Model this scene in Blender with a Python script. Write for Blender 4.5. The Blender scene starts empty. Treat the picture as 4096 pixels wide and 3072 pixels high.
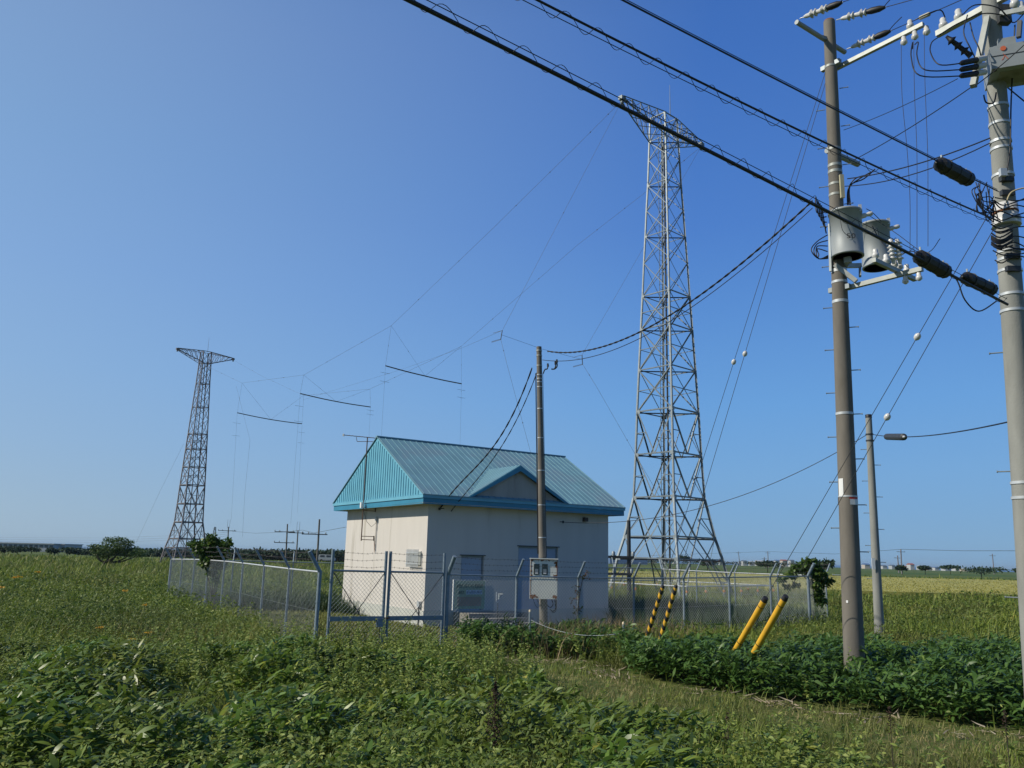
import bpy, math, random
import numpy as np
from math import sin, cos, radians, pi, atan2, sqrt
from mathutils import Vector, Matrix
random.seed(7)
RNG = np.random.default_rng(11)
SC = bpy.context.scene
COL = SC.collection

# ------------------------------------------------------------ camera
FPX, PITCH, ROLL, CAMH = 3300.0, radians(11.8), radians(1.42), 2.4
Fv = Vector((0, cos(PITCH), sin(PITCH)))
R0 = Vector((1, 0, 0)); U0 = R0.cross(Fv)
Rv = R0 * cos(ROLL) + U0 * sin(ROLL)
Uv = U0 * cos(ROLL) - R0 * sin(ROLL)
CAM = Vector((0, 0, CAMH))
cd = bpy.data.cameras.new('camera'); cam = bpy.data.objects.new('camera', cd); COL.objects.link(cam)
cam.matrix_world = Matrix(((Rv.x, Uv.x, -Fv.x, 0), (Rv.y, Uv.y, -Fv.y, 0), (Rv.z, Uv.z, -Fv.z, CAMH), (0, 0, 0, 1)))
cd.sensor_width = 36; cd.lens = 36 * FPX / 4096; cd.clip_start = 0.1; cd.clip_end = 60000
SC.camera = cam
# ------------------------------------------------------------ light
SUN_AZ_TOWARD_CAM, SUN_EL = radians(11), radians(39)
SV = Vector((-cos(SUN_AZ_TOWARD_CAM) * cos(SUN_EL), -sin(SUN_AZ_TOWARD_CAM) * cos(SUN_EL), sin(SUN_EL)))
W = bpy.data.worlds.new('World'); SC.world = W; W.use_nodes = True
nt = W.node_tree; bg = nt.nodes['Background']
sky = nt.nodes.new('ShaderNodeTexSky'); sky.sky_type = 'NISHITA'; sky.sun_disc = False
sky.sun_elevation = SUN_EL; sky.sun_rotation = atan2(SV.x, SV.y) % (2 * pi)
sky.altitude = 0; sky.air_density = 1.0; sky.dust_density = 0.6; sky.ozone_density = 2.5
sky.dust_density = 0.0; sky.ozone_density = 6.0
SKS = 0.085; bg.inputs[1].default_value = SKS
def wmath(op, a, b=None, clamp=False):
    n = nt.nodes.new('ShaderNodeMath'); n.operation = op; n.use_clamp = clamp
    for i, q in enumerate((a, b)):
        if q is None: continue
        if isinstance(q, (int, float)): n.inputs[i].default_value = q
        else: nt.links.new(q, n.inputs[i])
    return n.outputs[0]
# the Nishita sky, graded to the photograph's response: one elevation gradient away from the sun, a paler one toward it
tcw = nt.nodes.new('ShaderNodeTexCoord'); sxyz = nt.nodes.new('ShaderNodeSeparateXYZ'); nt.links.new(tcw.outputs['Generated'], sxyz.inputs[0])
def s2l(c): return [((v / 255 + .055) / 1.055) ** 2.4 for v in c]
def wramp(stops):
    n = nt.nodes.new('ShaderNodeValToRGB'); e_ = n.color_ramp.elements; n.color_ramp.interpolation = 'B_SPLINE' if False else 'LINEAR'
    nt.links.new(sxyz.outputs[2], n.inputs[0])
    for k, (p, c) in enumerate(stops):
        q = e_[k] if k < 2 else e_.new(p); q.position = p; q.color = (*s2l(c), 1)
    return n.outputs[0]
away = wramp([(0.0, (121, 163, 202)), (1.0, (38, 78, 150)), (.03, (122, 166, 207)), (.10, (117, 167, 217)), (.18, (105, 161, 221)), (.28, (91, 145, 214)), (.38, (78, 129, 206)), (.55, (65, 114, 192))])
toward = wramp([(0.0, (160, 184, 204)), (1.0, (85, 125, 178)), (.04, (157, 184, 208)), (.11, (149, 182, 216)), (.19, (142, 179, 220)), (.30, (135, 173, 220)), (.42, (131, 169, 214)), (.55, (131, 164, 207))])
mixw = nt.nodes.new('ShaderNodeMix'); mixw.data_type = 'RGBA'; nt.links.new(wmath('SUBTRACT', .27, wmath('MULTIPLY', sxyz.outputs[0], 1.3), True), mixw.inputs[0])
nt.links.new(away, mixw.inputs[6]); nt.links.new(toward, mixw.inputs[7])
scl = nt.nodes.new('ShaderNodeVectorMath'); scl.operation = 'SCALE'; nt.links.new(mixw.outputs[2], scl.inputs[0]); scl.inputs['Scale'].default_value = 1 / SKS
mixn = nt.nodes.new('ShaderNodeMix'); mixn.data_type = 'RGBA'; mixn.inputs[0].default_value = .92
nt.links.new(sky.outputs[0], mixn.inputs[6]); nt.links.new(scl.outputs[0], mixn.inputs[7]); mixw = mixn
f_up = wmath('SUBTRACT', 1.0, wmath('MULTIPLY', wmath('MULTIPLY', wmath('SUBTRACT', sxyz.outputs[2], .58), 2.6, True), .55))
f_back = wmath('SUBTRACT', 1.0, wmath('MULTIPLY', wmath('MULTIPLY', wmath('SUBTRACT', .25, sxyz.outputs[1]), 1.4, True), .30))
vs_ = nt.nodes.new('ShaderNodeVectorMath'); vs_.operation = 'SCALE'; nt.links.new(mixw.outputs[2], vs_.inputs[0]); nt.links.new(wmath('MULTIPLY', f_up, f_back), vs_.inputs['Scale'])
nt.links.new(vs_.outputs[0], bg.inputs[0])
sl = bpy.data.lights.new('sun', 'SUN'); sl.energy = 4.3; sl.angle = radians(0.55); sl.color = (1.0, 0.93, 0.80)
so = bpy.data.objects.new('sun', sl); COL.objects.link(so); so.rotation_euler = SV.to_track_quat('Z', 'Y').to_euler()
SC.view_settings.view_transform = 'Standard'; SC.view_settings.look = 'None'
SC.view_settings.exposure = 0.0; SC.view_settings.gamma = 1.0

# ------------------------------------------------------------ helpers
def ray(u, v): return Fv * FPX + Rv * (u - 2048) - Uv * (v - 1536)
def at(u, v, y): d = ray(u, v); return CAM + d * (y / d.y)
def atz(u, v, z): d = ray(u, v); return CAM + d * ((z - CAMH) / d.z)
def onplane(u, v, a, n):
    d = ray(u, v); return CAM + d * ((Vector(a) - CAM).dot(n) / d.dot(n))
def proj(p):
    q = Vector(p) - CAM; k = FPX / q.dot(Fv); return 2048 + q.dot(Rv) * k, 1536 - q.dot(Uv) * k

def V(*a): return Vector(a)
class MB:
    def __init__(s): s.v = []; s.f = []; s.sm = []
    def add(s, vs, fs, smooth=False):
        o = len(s.v); s.v += [tuple(p) for p in vs]
        s.f += [tuple(i + o for i in f) for f in fs]; s.sm += [smooth] * len(fs)
        return s
    def box(s, c, ax, ay, az):      # centre, three half-extent vectors
        c, ax, ay, az = Vector(c), Vector(ax), Vector(ay), Vector(az)
        vs = [c + ax * i + ay * j + az * k for i in (-1, 1) for j in (-1, 1) for k in (-1, 1)]
        fs = [(0, 1, 3, 2), (4, 6, 7, 5), (0, 4, 5, 1), (2, 3, 7, 6), (0, 2, 6, 4), (1, 5, 7, 3)]
        if ax.cross(ay).dot(az) < 0: fs = [f[::-1] for f in fs]
        return s.add(vs, fs)
    def cube(s, x0, x1, y0, y1, z0, z1):
        return s.box(((x0 + x1) / 2, (y0 + y1) / 2, (z0 + z1) / 2), ((x1 - x0) / 2, 0, 0), (0, (y1 - y0) / 2, 0), (0, 0, (z1 - z0) / 2))
    def cyl(s, a, b, r0, r1=None, n=10, caps=True, smooth=True):
        a, b = Vector(a), Vector(b); r1 = r0 if r1 is None else r1
        d = (b - a).normalized(); x = d.orthogonal().normalized(); y = d.cross(x)
        vs = [];
        for p, r in ((a, r0), (b, r1)):
            for i in range(n):
                t = 2 * pi * i / n; vs.append(p + (x * cos(t) + y * sin(t)) * r)
        fs = [(i, (i + 1) % n, n + (i + 1) % n, n + i) for i in range(n)]
        s.add(vs, fs, smooth)
        if caps:
            s.add(vs[:n], [tuple(range(n - 1, -1, -1))]); s.add(vs[n:], [tuple(range(n))])
        return s
    def lathe(s, a, d, prof, n=14, smooth=True):   # prof: list of (distance along d, radius)
        a, d = Vector(a), Vector(d).normalized(); x = d.orthogonal().normalized(); y = d.cross(x)
        vs = []
        for h, r in prof:
            for i in range(n):
                t = 2 * pi * i / n; vs.append(a + d * h + (x * cos(t) + y * sin(t)) * r)
        m = len(prof)
        fs = [(k * n + i, k * n + (i + 1) % n, (k + 1) * n + (i + 1) % n, (k + 1) * n + i) for k in range(m - 1) for i in range(n)]
        s.add(vs, fs, smooth)
        s.add(vs[:n], [tuple(range(n - 1, -1, -1))]); s.add(vs[-n:], [tuple(range(n))])
        return s
    def tube(s, pts, r, n=5, smooth=True):
        pts = [Vector(p) for p in pts]; vs = []; up = None; m = len(pts)
        rr = r if isinstance(r, (list, tuple)) else [r] * m
        for i, p in enumerate(pts):
            d = (pts[min(i + 1, m - 1)] - pts[max(i - 1, 0)]).normalized()
            if up is None: up = d.orthogonal().normalized()
            x = (up - d * up.dot(d)).normalized(); up = x; y = d.cross(x)
            for k in range(n):
                t = 2 * pi * k / n; vs.append(p + (x * cos(t) + y * sin(t)) * rr[i])
        fs = [(j * n + k, j * n + (k + 1) % n, (j + 1) * n + (k + 1) % n, (j + 1) * n + k) for j in range(m - 1) for k in range(n)]
        s.add(vs, fs, smooth)
        s.add(vs[:n], [tuple(range(n - 1, -1, -1))]); s.add(vs[-n:], [tuple(range(n))])
        return s
    def bar(s, a, b, w, h=None, side=None):   # square bar
        a, b = Vector(a), Vector(b); h = w if h is None else h
        d = (b - a); L = d.length; d.normalize()
        x = Vector(side) if side else (d.orthogonal() if abs(d.z) > .9 else d.cross(Vector((0, 0, 1))))
        x = (x - d * x.dot(d)).normalized(); y = d.cross(x)
        return s.box((a + b) / 2, d * (L / 2), x * (w / 2), y * (h / 2))
    def angle(s, a, b, w, t=.012, inn=None):   # L profile steel angle
        a, b = Vector(a), Vector(b); d = (b - a).normalized()
        x = Vector(inn) if inn is not None else d.orthogonal()
        x = (x - d * x.dot(d)).normalized(); y = d.cross(x)
        L = (b - a) / 2; c = (a + b) / 2
        s.box(c + x * (w / 2), L, x * (w / 2), y * (t / 2))
        s.box(c + y * (w / 2 + t / 2 + .001), L, x * (t / 2), y * (w / 2))
        return s
    def build(s, name, mat, parent=None, **k):
        me = bpy.data.meshes.new(name)
        off = parent_loc(parent)
        me.from_pydata([(p[0] - off.x, p[1] - off.y, p[2] - off.z) for p in s.v], [], s.f)
        me.polygons.foreach_set('use_smooth', s.sm); me.update()
        if mat is not None: me.materials.append(mat)
        o = bpy.data.objects.new(name, me); COL.objects.link(o)
        if parent is not None: o.parent = parent
        for a, b in k.items(): o[a] = b
        return o
LOCS = {}
def parent_loc(p):
    t = Vector((0, 0, 0))
    while p is not None: t = t + p.location; p = p.parent
    return t
def thing(name, label, cat, loc=(0, 0, 0), group=None):
    o = bpy.data.objects.new(name, None); o.empty_display_size = .2; COL.objects.link(o); o.location = loc
    o['label'] = label; o['category'] = cat
    if group: o['group'] = group
    return o
def tag(o, label=None, cat=None, group=None, kind=None):
    if label: o['label'] = label
    if cat: o['category'] = cat
    if group: o['group'] = group
    if kind: o['kind'] = kind
    return o
def dup(root, loc, label=None):
    r = root.copy(); COL.objects.link(r); r.location = loc
    if label: r['label'] = label
    for ch in list(root.children):
        c = ch.copy(); COL.objects.link(c); c.parent = r
        for g in list(ch.children):
            d = g.copy(); COL.objects.link(d); d.parent = c
    return r

# ------------------------------------------------------------ materials
def mat(name, col, rough=.7, metal=0., var=.12, scale=3., dirt=None, dscale=1.2, dthr=.55, bump=0., bscale=40., spec=.5, stretch=None):
    m = bpy.data.materials.new(name); m.use_nodes = True; t = m.node_tree; N = t.nodes; Lk = t.links
    b = N['Principled BSDF']; b.inputs['Roughness'].default_value = rough; b.inputs['Metallic'].default_value = metal
    b.inputs['Specular IOR Level'].default_value = spec
    tc = N.new('ShaderNodeTexCoord'); mp = N.new('ShaderNodeMapping'); Lk.new(tc.outputs['Object'], mp.inputs[0])
    if stretch: mp.inputs['Scale'].default_value = stretch
    n1 = N.new('ShaderNodeTexNoise'); n1.inputs['Scale'].default_value = scale; n1.inputs['Detail'].default_value = 5; Lk.new(mp.outputs[0], n1.inputs['Vector'])
    mx = N.new('ShaderNodeMix'); mx.data_type = 'RGBA'
    mx.inputs[6].default_value = (*[c * (1 - var) for c in col], 1); mx.inputs[7].default_value = (*[min(1, c * (1 + var)) for c in col], 1)
    rp = N.new('ShaderNodeMapRange'); rp.inputs[1].default_value = .3; rp.inputs[2].default_value = .7; Lk.new(n1.outputs['Fac'], rp.inputs[0]); Lk.new(rp.outputs[0], mx.inputs[0])
    out = mx.outputs[2]
    if dirt:
        n2 = N.new('ShaderNodeTexNoise'); n2.inputs['Scale'].default_value = dscale; n2.inputs['Detail'].default_value = 8; n2.inputs['Roughness'].default_value = .65; Lk.new(mp.outputs[0], n2.inputs['Vector'])
        r2 = N.new('ShaderNodeMapRange'); r2.inputs[1].default_value = dthr; r2.inputs[2].default_value = dthr + .1; Lk.new(n2.outputs['Fac'], r2.inputs[0])
        m2 = N.new('ShaderNodeMix'); m2.data_type = 'RGBA'; Lk.new(r2.outputs[0], m2.inputs[0]); Lk.new(out, m2.inputs[6]); m2.inputs[7].default_value = (*dirt, 1); out = m2.outputs[2]
    Lk.new(out, b.inputs['Base Color'])
    if bump:
        n3 = N.new('ShaderNodeTexNoise'); n3.inputs['Scale'].default_value = bscale; n3.inputs['Detail'].default_value = 4; Lk.new(tc.outputs['Object'], n3.inputs['Vector'])
        bp = N.new('ShaderNodeBump'); bp.inputs['Strength'].default_value = bump; bp.inputs['Distance'].default_value = .02; Lk.new(n3.outputs['Fac'], bp.inputs['Height']); Lk.new(bp.outputs[0], b.inputs['Normal'])
    return m
def leafmat(name, cols, rough=.45, trans=.3, patch=None, pscale=.15, spec=.4):
    """cols: ramp colours over the per-leaf random attribute; patch: second tint mixed by a world noise"""
    m = bpy.data.materials.new(name); m.use_nodes = True; t = m.node_tree; N = t.nodes; Lk = t.links
    b = N['Principled BSDF']; b.inputs['Roughness'].default_value = rough; b.inputs['Specular IOR Level'].default_value = spec
    at_ = N.new('ShaderNodeAttribute'); at_.attribute_name = 'rnd'
    rp = N.new('ShaderNodeValToRGB'); e = rp.color_ramp.elements
    e[0].position = 0; e[0].color = (*cols[0], 1); e[1].position = 1; e[1].color = (*cols[-1], 1)
    for i, c in enumerate(cols[1:-1]):
        x = e.new((i + 1) / (len(cols) - 1)); x.color = (*c, 1)
    Lk.new(at_.outputs['Fac'], rp.inputs[0]); out = rp.outputs[0]
    if patch:
        tc = N.new('ShaderNodeTexCoord'); n1 = N.new('ShaderNodeTexNoise'); n1.inputs['Scale'].default_value = pscale; n1.inputs['Detail'].default_value = 4
        Lk.new(tc.outputs['Object'], n1.inputs['Vector']); r = N.new('ShaderNodeMapRange'); r.inputs[1].default_value = .42; r.inputs[2].default_value = .62; r.inputs[4].default_value = .75; Lk.new(n1.outputs['Fac'], r.inputs[0])
        mx = N.new('ShaderNodeMix'); mx.data_type = 'RGBA'; Lk.new(r.outputs[0], mx.inputs[0]); Lk.new(out, mx.inputs[6]); mx.inputs[7].default_value = (*patch, 1); out = mx.outputs[2]
    Lk.new(out, b.inputs['Base Color'])
    tr = N.new('ShaderNodeBsdfTranslucent'); Lk.new(out, tr.inputs[0]); ms = N.new('ShaderNodeMixShader'); ms.inputs[0].default_value = trans
    Lk.new(b.outputs[0], ms.inputs[1]); Lk.new(tr.outputs[0], ms.inputs[2]); Lk.new(ms.outputs[0], N['Material Output'].inputs[0])
    return m

GALV = mat('galvanised', (.26, .30, .32), .5, .3, .15, 6)
GALVW = mat('galvanised_pale', (.55, .58, .60), .5, .3, .12, 5)
GALVT = mat('tower_leg_steel', (.27, .31, .33), .55, .3, .12, 5)
GALVB = mat('tower_brace_steel', (.18, .215, .235), .55, .3, .12, 5)
STEEL_D = mat('dark_steel', (.05, .055, .06), .6, .3)
POST = mat('fence_paint', (.20, .26, .31), .55, .1, .15, 8, dirt=(.22, .15, .10), dscale=3, dthr=.68)
RAILW = mat('fence_rail_pale', (.55, .58, .60), .45, .2, .1)
WIREF = mat('chain_wire', (.34, .37, .38), .5, .3)
BARB = mat('barbed_wire', (.10, .09, .085), .7, .3)
CONC_B = mat('pole_concrete_brown', (.165, .15, .128), .85, 0, .18, 5, dirt=(.13, .115, .09), dscale=1.6, dthr=.56, bump=.2, stretch=(1, 1, .25))
CONC_G = mat('pole_concrete_grey', (.26, .265, .245), .85, 0, .15, 5, dirt=(.24, .23, .20), dscale=1.6, dthr=.58, bump=.2, stretch=(1, 1, .25))
RUBBER = mat('black_rubber', (.010, .011, .014), .55, 0, .2)
CABLE = mat('cable_black', (.012, .013, .018), .5, 0, .1)
WIRE = mat('bare_wire', (.09, .10, .11), .6, .4)
PORC = mat('porcelain', (.62, .62, .61), .25, 0, .05)
TANK = mat('transformer_paint', (.30, .33, .34), .55, .1, .08, 4, dirt=(.22, .20, .17), dscale=3, dthr=.62, stretch=(1, 1, .3))
ARM = mat('crossarm_steel', (.36, .38, .36), .55, .3, .12, 6)
WALLX = mat('cream_render_plain', (.62, .585, .54), .9, 0, .05, 1.3, dirt=(.54, .50, .45), dscale=.7, dthr=.60, bump=.15, bscale=120)
WALL = mat('cream_render', (.62, .585, .54), .9, 0, .04, 1.3, dirt=(.47, .435, .38), dscale=1.1, dthr=.56, bump=.15, bscale=120, stretch=(1.6, 1.6, .16))
PLINTH = mat('plinth_concrete', (.50, .51, .47), .9, 0, .08, 2, dirt=(.40, .38, .33), dscale=1.5, dthr=.6)
GABW = mat('weathered_concrete', (.42, .39, .35), .9, 0, .15, 2, dirt=(.30, .26, .22), dscale=1.6, dthr=.55, stretch=(1, 1, .2))
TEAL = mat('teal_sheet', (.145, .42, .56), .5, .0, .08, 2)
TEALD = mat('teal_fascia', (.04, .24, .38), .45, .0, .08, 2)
ROOFM = mat('faded_teal_roof', (.165, .325, .385), .5, .05, .10, 1.4, dirt=(.18, .30, .36), dscale=.5, dthr=.5)
DOORM = mat('door_blue_grey', (.33, .40, .50), .5, 0, .05)
RUST = mat('rust', (.20, .075, .025), .9, 0, .35, 8)
BOXW = mat('box_ivory_paint', (.78, .78, .70), .5, 0, .06, 3, dirt=(.30, .13, .05), dscale=2.6, dthr=.70)
GLASSD = mat('meter_glass', (.03, .05, .06), .1, 0, .3)
YEL = mat('guard_yellow', (.72, .41, .03), .5, 0, .08, 6, dirt=(.42, .27, .06), dscale=5, dthr=.60)
BLK = mat('guard_black', (.02, .02, .022), .5, 0, .1)
WHITE = mat('white_plate', (.78, .79, .78), .5, 0, .04)
REDP = mat('red_plate', (.50, .05, .03), .5, 0, .1)
ORG = mat('orange_fitting', (.62, .25, .08), .5)
SIGNG = mat('sign_green', (.46, .54, .42), .7, 0, .1)
SIGNR = mat('sign_faded_red', (.50, .38, .32), .8, 0, .15)
BLUEL = mat('label_blue', (.60, .70, .85), .6, 0, .05)
INK = mat('ink', (.02, .02, .025), .7)
INKB = mat('ink_blue', (.03, .05, .20), .7)
INKR = mat('ink_red', (.55, .12, .05), .7)
INKG = mat('ink_green', (.08, .40, .15), .7)
BARK = mat('bark', (.07, .055, .04), .9, 0, .3, 6)
LTOWER = mat('far_tower_steel', (.22, .20, .21), .7, .2)

# ------------------------------------------------------------ ground
def fence_polygon():
    return [(-4.534, 20.5), (-1.575, 22.5), (11.34, 31.9), (12.8, 34), (7.8, 42.5), (-14.6, 36.75)]
def hz(x, y):
    d = np.sqrt(x * x + y * y)
    z = -np.clip(d - 170, 0, 1100) * .0016
    return z + .10 * np.sin(x * .21 + 1) * np.sin(y * .17) * np.clip((d - 14) / 10, 0, 1) * np.clip((90 - d) / 40, 0, 1)
RICE = [(1, 74), (9, 66), (20, 61), (60, 56), (120, 70), (130, 128), (40, 136), (2, 128)]
def build_ground():
    rs = [0, 4, 8, 11, 14, 17, 20, 23, 26, 29, 32, 36, 40, 45, 50, 56, 63, 71, 80, 92, 106, 125, 150, 180, 220, 280, 360, 470, 620, 800, 1000, 1250]
    n = 160; vs = [(0, 0, float(hz(np.array(0.), np.array(0.))))]
    for r in rs[1:]:
        for i in range(n):
            t = 2 * pi * i / n; x, y = r * cos(t), r * sin(t); vs.append((x, y, float(hz(np.array(x), np.array(y)))))
    fs = [(0, 1 + i, 1 + (i + 1) % n) for i in range(n)]
    for k in range(len(rs) - 2):
        for i in range(n):
            a = 1 + k * n; fs.append((a + i, a + n + i, a + n + (i + 1) % n, a + (i + 1) % n))
    b = MB(); b.add(vs, fs, True)
    m = bpy.data.materials.new('meadow_soil'); m.use_nodes = True; t = m.node_tree; N = t.nodes; Lk = t.links
    B = N['Principled BSDF']; B.inputs['Roughness'].default_value = .95; B.inputs['Specular IOR Level'].default_value = .1
    g = N.new('ShaderNodeNewGeometry')
    def noise(sc, det=5, vec=None):
        x = N.new('ShaderNodeTexNoise'); x.inputs['Scale'].default_value = sc; x.inputs['Detail'].default_value = det; Lk.new(vec or g.outputs['Position'], x.inputs['Vector']); return x.outputs['Fac']
    def mixc(f, a, c):
        x = N.new('ShaderNodeMix'); x.data_type = 'RGBA'; Lk.new(f, x.inputs[0])
        for s_, q in ((6, a), (7, c)):
            if isinstance(q, tuple): x.inputs[s_].default_value = (*q, 1)
            else: Lk.new(q, x.inputs[s_])
        return x.outputs[2]
    def mr(f, a, c):
        x = N.new('ShaderNodeMapRange'); x.inputs[1].default_value = a; x.inputs[2].default_value = c; Lk.new(f, x.inputs[0]); return x.outputs[0]
    near = mixc(mr(noise(1.5), .42, .6), (.065, .10, .024), (.12, .14, .04))
    near = mixc(mr(noise(14, 3), .55, .70), near, (.15, .125, .07))
    mp = N.new('ShaderNodeMapping'); mp.inputs['Scale'].default_value = (.25, 1.3, 1); Lk.new(g.outputs['Position'], mp.inputs[0])
    far = mixc(mr(noise(.035, 6, mp.outputs[0]), .42, .58), (.06, .11, .03), (.12, .14, .04))
    far = mixc(mr(noise(.4, 5), .5, .65), far, (.06, .095, .03))
    ln = N.new('ShaderNodeVectorMath'); ln.operation = 'LENGTH'; Lk.new(g.outputs['Position'], ln.inputs[0])
    Lk.new(mixc(mr(ln.outputs['Value'], 45, 110), near, far), B.inputs['Base Color'])
    tag(b.build('ground', m), 'weedy open ground under the meadow', None, None, 'structure')
    # sea
    s = MB(); n = 96
    ring = lambda r: [(r * cos(2 * pi * i / n), r * sin(2 * pi * i / n), -7.0) for i in range(n)]
    s.add(ring(1180) + ring(45000), [(i, n + i, n + (i + 1) % n, (i + 1) % n) for i in range(n)])
    sm = mat('sea_water', (.02, .055, .13), .35, 0, .1, .002)
    tag(s.build('sea', sm), kind='structure')
    # rice field on the right and the lighter strip of meadow to the left
    r = MB()
    P = RICE
    n = len(P); r.add([(x, y, .02) for x, y in P] + [(x, y, .62) for x, y in P], [tuple(range(n, 2 * n))] + [(i, (i + 1) % n, n + (i + 1) % n, n + i) for i in range(n)])
    rm = mat('ripening_rice', (.34, .32, .075), .9, 0, .22, .6, dirt=(.24, .27, .07), dscale=.12, dthr=.56, bump=.6, bscale=3)
    tag(r.build('rice_field', rm), kind='structure')
build_ground()

# ------------------------------------------------------------ vegetation
def inpoly(x, y, P):
    r = np.zeros(x.shape, bool); n = len(P); j = n - 1
    for i in range(n):
        xi, yi = P[i]; xj, yj = P[j]
        c = ((yi > y) != (yj > y)) & (x < (xj - xi) * (y - yi) / (yj - yi + 1e-12) + xi); r ^= c; j = i
    return r
GR = RNG.random((64, 64))
def vnoise(x, y, sc, off=0.):
    X = x * sc + off + 100; Y = y * sc + off * 1.7 + 100; xi = np.floor(X).astype(int); yi = np.floor(Y).astype(int); fx = X - xi; fy = Y - yi
    fx = fx * fx * (3 - 2 * fx); fy = fy * fy * (3 - 2 * fy)
    g = lambda a, b: GR[a % 64, b % 64]
    return (g(xi, yi) * (1 - fx) + g(xi + 1, yi) * fx) * (1 - fy) + (g(xi, yi + 1) * (1 - fx) + g(xi + 1, yi + 1) * fx) * fy
PATH = [(-1.9, 20.7), (-1.2, 19.6), (-.1, 18.0), (.65, 16.9), (.55, 15.0), (.6, 13.3), (1.3, 12.0), (2.6, 10.7), (3.8, 9.6), (4.3, 8), (11, 8), (10, 11.2), (8.4, 12.6), (7.2, 13.4), (6.2, 14.1), (4.9, 15.2), (3.6, 16.3), (2.7, 17.6), (2.3, 19.2), (2.0, 20.4), (.8, 21.0)]
FENCE = fence_polygon()
BLD = [(-2.9, 29.2), (4.1, 33.8), (.1, 40), (-7, 35.4)]
def bladeset(name, pos, az, pitch, L, Wd, droop, roll, rnd, material, kind='leaf', parent=None):
    """many blades / leaves as one mesh. kind leaf: 7 verts; grass: 5 verts"""
    N = len(az)
    if kind == 'leaf': T = np.array([0, .38, .75, 1.]); Wp = np.array([.12, 1., .72, 0.])
    elif kind == 'wide': T = np.array([0, .3, .7, 1.]); Wp = np.array([.3, 1., .85, 0.])
    else: T = np.array([0, .55, 1.]); Wp = np.array([1., .75, 0.])
    K = len(T); ca, sa = np.cos(az), np.sin(az)
    wx = -sa * np.cos(roll); wy = ca * np.cos(roll); wz = np.sin(roll)
    P = pos.copy(); cur = pos.copy(); rows = []
    for k in range(K):
        if k:
            dt = T[k] - T[k - 1]; pt = pitch - droop * (T[k] + T[k - 1]) / 2
            cur = cur + np.stack([ca * np.cos(pt), sa * np.cos(pt), np.sin(pt)], 1) * (L * dt)[:, None]
        h = (Wd * Wp[k] / 2)[:, None]; w = np.stack([wx, wy, wz], 1) * h
        if k < K - 1: rows += [cur - w, cur + w]
        else: rows += [cur]
    M = len(rows); verts = np.stack(rows, 1).reshape(-1, 3)
    me = bpy.data.meshes.new(name)
    base = (np.arange(N) * M)[:, None]
    quads = [[0, 1, 3, 2]] if K == 3 else [[0, 1, 3, 2], [2, 3, 5, 4]]
    tri = [M - 3, M - 2, M - 1]
    lp = np.concatenate([base + np.array(q)[None] for q in quads] + [base + np.array(tri)[None]], 1)
    nq = len(quads); per = 4 * nq + 3
    me.vertices.add(N * M); me.vertices.foreach_set('co', verts.astype(np.float32).ravel())
    me.loops.add(N * per); me.loops.foreach_set('vertex_index', lp.astype(np.int32).ravel())
    st = (np.arange(N) * per)[:, None] + np.array([4 * i for i in range(nq)] + [4 * nq])[None]
    tot = np.tile(np.array([4] * nq + [3]), (N, 1))
    me.polygons.add(N * (nq + 1)); me.polygons.foreach_set('loop_start', st.astype(np.int32).ravel()); me.polygons.foreach_set('loop_total', tot.astype(np.int32).ravel())
    me.polygons.foreach_set('use_smooth', np.ones(N * (nq + 1), bool)); me.update(calc_edges=True)
    a = me.attributes.new('rnd', 'FLOAT', 'POINT'); a.data.foreach_set('value', np.repeat(rnd, M).astype(np.float32))
    me.materials.append(material)
    o = bpy.data.objects.new(name, me); COL.objects.link(o)
    if parent is not None: o.parent = parent
    return o
SASA = leafmat('sasa_leaf', [(.055, .119, .020), (.087, .169, .025), (.130, .228, .034), (.192, .290, .045), (.297, .357, .048), (.418, .373, .071)], .40, .30, patch=(.16, .20, .04), pscale=.5, spec=.42)
SASA2 = leafmat('sasa_leaf_dark', [(.043, .094, .020), (.062, .129, .027), (.087, .170, .035), (.123, .212, .045), (.181, .259, .056)], .42, .27, spec=.28)
GRASS = leafmat('meadow_grass', [(.101, .167, .022), (.161, .235, .030), (.232, .304, .041), (.304, .352, .057), (.444, .392, .103)], .6, .32, patch=(.15, .15, .05), pscale=.3)
LAWN = leafmat('mown_grass', [(.076, .132, .022), (.113, .178, .029), (.158, .218, .041), (.214, .224, .060), (.340, .290, .132)], .65, .28, patch=(.17, .165, .055), pscale=.7)
LAWN2 = leafmat('lawn_grass', [(.13, .16, .035), (.18, .21, .05), (.24, .25, .07), (.32, .28, .11)], .7, .3, patch=(.20, .20, .06), pscale=.8)
WEED = leafmat('weed_leaf', [(.022, .055, .020), (.039, .077, .028), (.055, .099, .033), (.088, .110, .039)], .55, .25)
MUG = leafmat('mugwort_leaf', [(.120, .185, .037), (.180, .258, .052), (.260, .328, .073), (.338, .369, .088)], .6, .3)

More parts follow.
